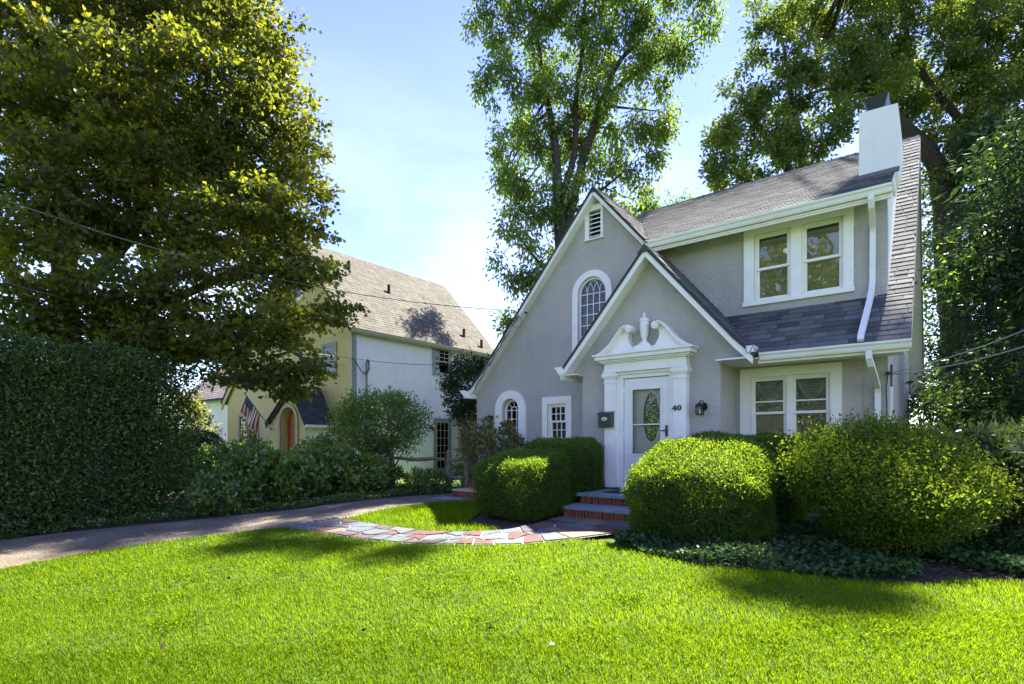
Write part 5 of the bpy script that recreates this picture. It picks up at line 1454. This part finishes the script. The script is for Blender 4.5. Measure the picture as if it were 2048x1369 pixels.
hedge('clipped_hedge', (-2.55, 9.45, 0), (1.15, .62, 1.40), 0, 50000, .042, M['yew'], 'dark green clipped hedge behind the round sunlit one, under the window', 4, YG)
hedge('clipped_hedge', (-5.74, 7.66, ground(7.6)), (.66, .72, 1.10), .10, 62000, .038, M['yew'], 'boxy clipped hedge in front, left of the brick steps', 5, YG, top=lambda X: 1 + .17 * X[:, 1])
hedge('clipped_hedge', (-5.75, 8.95, 0), (.58, .82, 1.34), 0, 48000, .040, M['yew'], 'taller clipped hedge against the porch corner, left of the landing', 5, YG)
hedge('tall_hedge', (-13.25, 1.5, ground(1.8)), (.85, 3.65, 3.50), 0, 138000, .088, M['hedge_dark'], 'very tall dark clipped hedge along the left of the driveway', 6, zmin=.12, lump=.07, depth=.24, wr=.42, tip=-.3, top=lambda X: 1 + .02 * np.sin(X[:, 1] * 3))

def stems(mb, c, n, h0, spread, r, up=1.0, bend=.2, seg=5):
    ends = []
    for i in range(n):
        a = 2 * PI * i / n + random.uniform(-.4, .4); s = spread * random.uniform(.45, 1.0)
        e = Vector(c) + Vector((math.cos(a) * s, math.sin(a) * s, h0 * random.uniform(.75, 1.1)))
        b = Vector(c) + Vector((math.cos(a) * .1, math.sin(a) * .1, 0))
        mid = b.lerp(e, .5) + Vector((math.cos(a), math.sin(a), 0)) * -bend * s * .3 + Vector((random.uniform(-.1, .1), random.uniform(-.1, .1), 0))
        pts = [b, b.lerp(mid, .6), mid, mid.lerp(e, .6), e]
        mb.tube(pts, [r, r * .85, r * .65, r * .45, r * .2], seg, False)
        ends.append(pts)
    return ends
def shrub(name, c, label, h, r, n, leaf, mat, cat='shrub', group=None, nst=9, wr=.45, shell=.5, zlo=.35, tips=0, lift=.3, barkm='twig', yaw=None, rx=None, lvb=.4, stemr=.018, cup=0.0, whorl=False, crad=(.55, 1.0), outw=.2, tilt=0.0):
    root = thing(name, c, label, cat, group)
    mb = MB()
    rx = rx or r
    ends = stems(mb, c, nst, h * .75, r * .8, stemr)
    d = rdir(n)
    rr = shell + (1 - shell) * R.random(n) ** .5
    P = d * rr[:, None]
    # upper egg: clusters give an uneven outline
    ncl = max(10, n // 60)
    cc = rdir(ncl, .15) * R.uniform(crad[0], crad[1], ncl)[:, None]
    if whorl: cc = rdir(ncl, .2) * R.uniform(.45, 1.0, ncl)[:, None]
    idx = R.integers(0, ncl, n)
    off = R.normal(size=(n, 3)) * (.10 if not whorl else .05)
    P = np.where(R.random(n)[:, None] < (.8 if not whorl else 1.0), cc[idx] + off, P * .95)
    hz = h * (1 - zlo) / 2
    z = h * (1 + zlo) / 2 + P[:, 2] * hz
    wid = 1 - cup * np.clip((h * .85 - z) / h, 0, 1)
    X = np.stack([P[:, 0] * rx * wid, P[:, 1] * r * wid, z], 1)
    X[:, 2] *= 1 - tilt * np.clip(.35 - X[:, 1], 0, 1.35) / 1.35
    if yaw is not None:
        ca_, sa_ = math.cos(yaw), math.sin(yaw)
        X[:, :2] = X[:, :2] @ np.array([[ca_, sa_], [-sa_, ca_]])
    A = rdir(n) + d * outw
    if whorl: A = off / .05 * .8 + rdir(n) * .4
    A[:, 2] += lift
    lv = np.clip(lvb + .18 * R.normal(size=n) + .22 * (R.random(ncl)[idx] - .5), 0, 1)
    ok = X[:, 2] > .03
    X, A, lv = X[ok], A[ok], lv[ok]
    m = len(X)
    leaves('foliage', X + np.array(c), A, leaf * R.uniform(.6, 1.3, m), leaf * wr * R.uniform(.75, 1.25, m), mat, root, lv)
    for k in range(min(60, ncl)):
        q = Vector(c) + Vector((cc[k][0] * rx * .9, cc[k][1] * r * .9, h * (1 + zlo) / 2 + cc[k][2] * hz * .9))
        e = random.choice(ends)
        mb.tube(polyline(e[random.choice((1, 2, 3))], q, .1, 3), [stemr * .55, stemr * .4, stemr * .3, stemr * .15], 4, False)
    # loose shoots standing out of the top
    if tips:
        Pt = []; At = []
        for k in range(tips):
            a = random.uniform(0, 2 * PI); s = random.random() ** .5
            b = Vector((math.cos(a) * rx * s * .9, math.sin(a) * r * s * .9, h * (.98 - .20 * s * s) * (1 - tilt * max(0, min(1.35, .35 - math.sin(a) * r * s * .9)) / 1.35)))
            if yaw is not None: b = Vector((b.x * math.cos(yaw) - b.y * math.sin(yaw), b.x * math.sin(yaw) + b.y * math.cos(yaw), b.z))
            dr_ = Vector((b.x * .25 + random.uniform(-.3, .3), b.y * .25 + random.uniform(-.3, .3), 1)).normalized()
            ln = random.uniform(.08, .26)
            for i in range(12):
                Pt.append(np.array(Vector(c) + b + dr_ * ln * i / 11)); At.append(np.array(dr_) * .5 + R.normal(size=3) * .7)
            mb.tube([Vector(c) + b - dr_ * .1, Vector(c) + b + dr_ * ln], .0025, 3, False)
        leaves('shoots', np.array(Pt), np.array(At), leaf * .8, leaf * wr * .8, mat, root, np.clip(R.normal(size=len(Pt)) * .15 + .75, 0, 1))
    mb.build('stems', M[barkm], root, smooth=True, fix=False)
    return root
yawf = math.atan2(.616, .788)
shrub('loose_shrub', (-.46, 7.75, ground(7.7) - .02), 'big loose sunlit shrub with twiggy base in front of the house\'s right end', 1.60, 1.0, 62000, .044, M['bush'], rx=1.18, yaw=yawf, nst=26, wr=.5, shell=.7, zlo=.06, tips=170, cup=.50, stemr=.013, lvb=.45, crad=(.82, 1.03), outw=.7, tilt=.40, barkm='dark_bark')
shrub('rhododendron', (.85, 9.3, 0), 'rhododendron with long leaves and bare twisted stems at the right edge', 1.6, 1.2, 8500, .15, M['rhodo'], nst=14, wr=.28, shell=.5, zlo=.10, whorl=True, stemr=.014, lvb=.12, barkm='dark_bark')
shrub('rhododendron', (-8.35, 9.75, 0), 'leggy rhododendron with bare twisting stems before the small arched window', 1.85, .95, 2400, .13, M['rhodo'], rx=1.0, nst=14, wr=.28, shell=.6, zlo=.38, whorl=True, stemr=.022, lvb=.8)
shrub('small_tree', (-12.35, 9.75, 0), 'round many stemmed shrubby tree before the neighbour\'s pale side wall', 2.75, 1.42, 13000, .085, M['green'], 'small tree', nst=12, wr=.5, zlo=.30, stemr=.028, lvb=.45)
GB = 'leafy shrubs along the driveway border'
for (x, y, h, r, n, lf, lab, lb) in ((-11.3, 5.05, .85, .65, 2600, .10, 'low leafy shrub nearest the end of the tall dark hedge', .4),
        (-11.75, 5.9, 1.25, .8, 3600, .13, 'broad leaved shrub below the flag beside the driveway', .35),
        (-11.2, 6.6, 1.05, .7, 3000, .13, 'bright leaved hydrangea like shrub midway along the driveway border', .5),
        (-11.5, 7.5, 1.25, .8, 3600, .14, 'tallest hydrangea like shrub below the arched orange door', .5),
        (-11.25, 8.4, 1.0, .7, 3000, .13, 'shrub with pale green tips beside the leaning fence post', .55),
        (-12.9, 8.2, 1.45, .8, 3200, .10, 'twiggy grey green bush behind the driveway border shrubs', .3),
        (-13.6, 6.6, 1.45, .95, 3600, .10, 'dense dark bush behind the driveway border below the cream window', .25),
        (-11.6, 9.3, .75, .5, 1800, .09, 'small bush at the foot of the leaning fence post', .45),
        (-10.75, 9.75, .62, .42, 1600, .07, 'yellow green little bush below the middle of the fence', .75),
        (-10.1, 9.75, .58, .42, 1500, .07, 'little bush at the foot of the right fence post', .5)):
    shrub('border_shrub', (x, y, ground(y)), lab, h, r, n, lf, M['green'], 'shrub', GB, nst=8, zlo=.06, wr=.55, lvb=lb, stemr=.010, shell=.35)
shrub('wild_shrub', (-11.1, 12.2, 0), 'dark green plume of foliage by the grey gable\'s left eave', 3.9, .95, 6000, .13, M['laurel'], 'shrub', nst=9, wr=.3, zlo=.45, stemr=.03, lvb=.4)
shrub('low_shrub', (-10.6, 11.4, 0), 'low green clump beyond the fence against the neighbour\'s wing', .7, .9, 2600, .07, M['green'], 'shrub', GB, nst=6, wr=.45, zlo=.05)
hedge('globe_shrub', (-22.4, 8.9, 0), (1.0, 1.0, 1.75), 0, 9000, .09, M['hedge_dark'], 'dark rounded clipped shrub before the neighbour\'s cream window', 2.6, cat='shrub')
shrub('golden_shrub', (-25.3, 9.6, 0), 'bright lime green upright shrub between the dark hedge and the cream house', 3.6, 1.35, 5200, .12, M['lime'], nst=7, wr=.5, zlo=.08, lvb=.55)
shrub('far_shrub', (-19.5, 6.6, 0), 'dark low shrub mass at the foot of the neighbour\'s front wall', 1.0, 1.2, 3200, .10, M['green'], nst=7, wr=.5, zlo=.04, lvb=.2)
shrub('far_shrub', (-17.2, 7.8, 0), 'dark leafy shrub in front of the neighbour\'s arched entrance', 1.25, 1.0, 3200, .11, M['green'], nst=7, wr=.5, zlo=.04, lvb=.35)

# ivy and other ground cover
def cover(name, poly, n, leaf, mat, label, zh, wr=.8, lvb=.4, up=1.2):
    xs = [p[0] for p in poly]; ys = [p[1] for p in poly]
    P = np.stack([R.uniform(min(xs), max(xs), n), R.uniform(min(ys), max(ys), n), np.zeros(n)], 1)
    P = P[inpoly(P, poly)]
    m = len(P)
    hump = .6 + .4 * np.sin(P[:, 0] * 4.1) * np.sin(P[:, 1] * 3.7)
    P[:, 2] = ground_np(P[:, 1]) + R.random(m) ** .7 * zh * hump + .012
    A = rdir(m); A[:, 2] = A[:, 2] * .35 + .05
    o = leaves(name, P, A, leaf * R.uniform(.5, 1.3, m), leaf * wr * R.uniform(.7, 1.2, m), mat, None, np.clip(lvb + .2 * R.normal(size=m), 0, 1), roll=np.array([[0, 0, 1.0]]).repeat(m, 0) if False else None)
    return prop(o, label, 'ground cover')
IVY = [(-3.36, 7.22), (-3.47, 6.74), (-3.33, 6.39), (-2.73, 6.17), (-2.09, 6.03), (-1.35, 6.17), (-0.68, 6.22), (-0.25, 6.39), (-0.1, 6.74), (-0.2, 7.31), (0.1, 8.21), (-0.5, 9.2), (-1.7, 9.2), (-2.0, 7.41)]
cover('ivy', IVY, 24000, .062, M['ivy'], 'dark ivy carpet at the foot of the hedges right of the walk', .17)
IVY2 = [(-0.3, 8.6), (-0.1, 7.6), (0.25, 7.15), (0.7, 7.08), (1.5, 7.36), (2.6, 7.61), (4.0, 8.01), (4.0, 9.6), (3, 10.5), (0.5, 10.2)]
cover('ivy', IVY2, 38000, .066, M['ivy'], 'ivy patch in the shade below the rhododendron at the right edge', .16)
EDGE = [(-10.15, 9.2), (-10.21, 7.12), (-10.42, 6.07), (-10.87, 5.31), (-11.33, 4.53), (-11.73, 3.84), (-12.16, 3.14), (-12.68, 1.91), (-13.18, 1.07), (-13.51, 1.7), (-12.8, 3.64), (-12.53, 5.5), (-13.63, 6.26), (-13.5, 10.4), (-9.75, 10.4), (-9.7, 9.6)]
cover('ground_cover', EDGE, 26000, .07, M['green'], 'mixed low green ground cover edging the far side of the driveway', .16, .6, .32)
# straw and chips of mulch on the bare bed
mp_ = [(-0.15, 6.55), (0.12, 6.64), (0.65, 6.91), (1.6, 7.27), (3.41, 7.46), (3.4, 8.01), (0.8, 7.51), (0.1, 7.91), (-0.3, 7.41)]
n = 5200
P = np.stack([R.uniform(-.4, 3.4, n), R.uniform(6.4, 8, n), np.zeros(n)], 1); P = P[inpoly(P, mp_)]; m = len(P)
P[:, 2] = ground_np(P[:, 1]) + R.random(m) * .02
A = rdir(m); A[:, 2] *= .15
STRAW = leafmat('pine_straw', [(0, (.07, .045, .03)), (.6, (.15, .10, .06)), (1, (.28, .20, .12))], [(0, (.05, .03, .02)), (1, (.1, .07, .04))], .05, .02)
prop(leaves('mulch_litter', P, A, .07, .006, STRAW), 'brown pine straw littering the bare bed at the lawn\'s right edge', 'mulch')

# lawn -------------------------------------------------------
LAWN = [(-9.15, -1.5), (-9.88, 1.53), (-9.86, 2.33), (-9.69, 3.24), (-9.23, 4.14), (-8.84, 4.86), (-8.61, 4.92)] + WS[1:9] + [(-3.52, 6.55), (-3.35, 6.41), (-2.73, 6.19), (-2.09, 6.05), (-1.35, 6.19), (-0.68, 6.24), (-0.1, 6.41), (0.09, 6.7), (0.63, 6.95), (1.6, 7.31), (3.41, 7.51), (4.81, 7.61), (5.02, 3.14), (1.5, -1.5)]
ISLE = [WN[0], (-8.37, 5.98), (-8.54, 6.88), (-8.46, 7.91), (-8.39, 8.58), (-8.2, 9.3), (-7.3, 9.2), (-6.66, 7.61), (-6.14, 6.64), (-5.29, 6.5)] + WN[6:0:-1]
sheet('lawn', [(p[0], p[1]) for p in LAWN], -.004, M['earth_grass'], 'sunny mown front lawn sloping gently towards the street')
sheet('lawn', ISLE, -.004, M['earth_grass'], 'small grass island between the curved walk and the driveway')
def grass(name, poly, bands, label, hk=1.0):
    Vs = []; lvs = []
    for (d0, d1, dens, hh, wd) in bands:
        la0, la1 = -1.25 * d1 - 1, 1.3 * d1 + 1
        n = int((la1 - la0) * (d1 - d0) * dens)
        la = R.uniform(la0, la1, n); de = R.uniform(d0, d1, n)
        P = np.stack([CA * la - SA * de, SA * la + CA * de, np.zeros(n)], 1)
        P = P[inpoly(P, poly)]
        n = len(P)
        P[:, 2] = ground_np(P[:, 1]) - .004
        x, y = P[:, 0], P[:, 1]
        pat = np.sin(x * 1.7 + 1.3 * np.sin(y * 1.1)) * np.sin(y * 1.9 + .8 * np.sin(x * 1.4)) * .5 + .5 * np.sin(x * 5.3 + y * 2.1) * np.sin(y * 4.7 - x * 1.3)
        hgt = hh * hk * R.uniform(.55, 1.25, n) * (1 + .16 * pat)
        ang = R.uniform(0, 2 * PI, n)
        side = np.stack([np.cos(ang), np.sin(ang), np.zeros(n)], 1)
        lean = np.stack([-np.sin(ang), np.cos(ang), np.zeros(n)], 1) * R.uniform(.1, .75, n)[:, None] + np.array([-.12, -.16, 0])
        up = np.array([0, 0, 1.0])
        w = wd * R.uniform(.7, 1.3, n)[:, None]
        t_ = P + up * (hgt * .88)[:, None] + lean * (hgt * .85)[:, None]
        m_ = P + up * (hgt * .55)[:, None] + lean * (hgt * .28)[:, None]
        if d0 < 3: Vs.append(np.stack([P - side * w / 2, P + side * w / 2, m_ + side * w * .4, t_], 1).reshape(-1, 4, 3))
        else: Vs.append(np.stack([P - side * w * .6, P + side * w * .6, t_], 1).reshape(-1, 3, 3))
        l_ = .46 + .20 * pat + .13 * R.normal(size=n)
        dryp = np.clip(np.sin(x * .9 + 2 * np.sin(y * .7 + 1)) * np.sin(y * 1.3 + 1.7 * np.sin(x * .8)) - .68, 0, 1) * .4 + .004
        l_ = np.where(R.random(n) < dryp, .97, np.clip(l_, 0, .88))
        lvs.append(l_)
    near = [v for v in Vs if v.shape[1] == 4]; far = [v for v in Vs if v.shape[1] == 3]
    lv = np.concatenate(lvs)
    Q = np.concatenate([np.concatenate([v[:, [0, 1, 2]], v[:, [0, 2, 3]]], 0) for v in near] + far) if near else np.concatenate(far)
    if near: lv = np.concatenate([np.concatenate([lvs[i], lvs[i]]) for i in range(len(near))] + lvs[len(near):])
    n = len(Q)
    o = mesh_np(name, Q.reshape(-1, 3), np.arange(3 * n), n, M['grass'], None, lv)
    return prop(o, label, 'grass', kind='stuff')
g1 = grass('lawn_grass', LAWN, [(1.6, 2.9, 7000, .044, .004), (2.9, 4.4, 7000, .046, .0052), (4.4, 6.0, 5000, .046, .0064), (6.0, 8.0, 3300, .046, .008), (8.0, 13, 1700, .046, .011)], 'short bright green grass of the sunny front lawn')
g2 = grass('lawn_grass', ISLE, [(7, 12.5, 2600, .06, .0075)], 'shadier grass on the island inside the curved walk', 1.1)

# clover and a few fallen leaves in the grass
n = 5200
c0 = np.stack([R.uniform(-8, 3, 46), R.uniform(1.6, 5.6, 46)], 1)
ix = R.integers(0, 46, n)
P = np.concatenate([c0[ix] + R.normal(size=(n, 2)) * .11, np.zeros((n, 1))], 1); P = P[inpoly(P, LAWN)]; m = len(P)
P[:, 2] = ground_np(P[:, 1]) + R.uniform(.028, .046, m)
A = rdir(m); A[:, 2] *= .2
prop(leaves('clover', P, A, .022, .02, M['grass'], None, np.clip(.2 + .12 * R.normal(size=m), 0, .6)), 'small patches of clover leaves scattered through the front lawn', 'clover')
n = 26
P = np.stack([R.uniform(-9.5, 3, n), R.uniform(1.5, 6.2, n), np.zeros(n)], 1); P = P[inpoly(P, LAWN + DRIVE[2:9])]; m = len(P)
P[:, 2] = ground_np(P[:, 1]) + .045
A = rdir(m); A[:, 2] *= .2
prop(leaves('fallen_leaves', P, A, .055, .038, STRAW, None, R.uniform(.05, .55, m)), 'few dry brown leaves fallen on the front lawn', 'leaves')
# wooded far side of the street, seen only in the window panes
n = 27000
la = R.uniform(-20, 10, n); hh = R.random(n) ** .8
P = np.stack([la - 8, -26 - R.random(n) * 6 + 2 * np.sin(la * .35), hh * (7 + 12 * np.exp(-((la + 2) / 6.5) ** 2) + 1.2 * np.sin(la * 1.3))], 1) - np.array([0, 0, .5])
prop(leaves('far_trees', P, rdir(n), .5, .35, M['tall'], None, np.clip(.55 + .2 * R.normal(size=n), 0, 1)), 'wooded far side of the street mirrored in the window panes', 'woods')
bpy.context.view_layer.update()
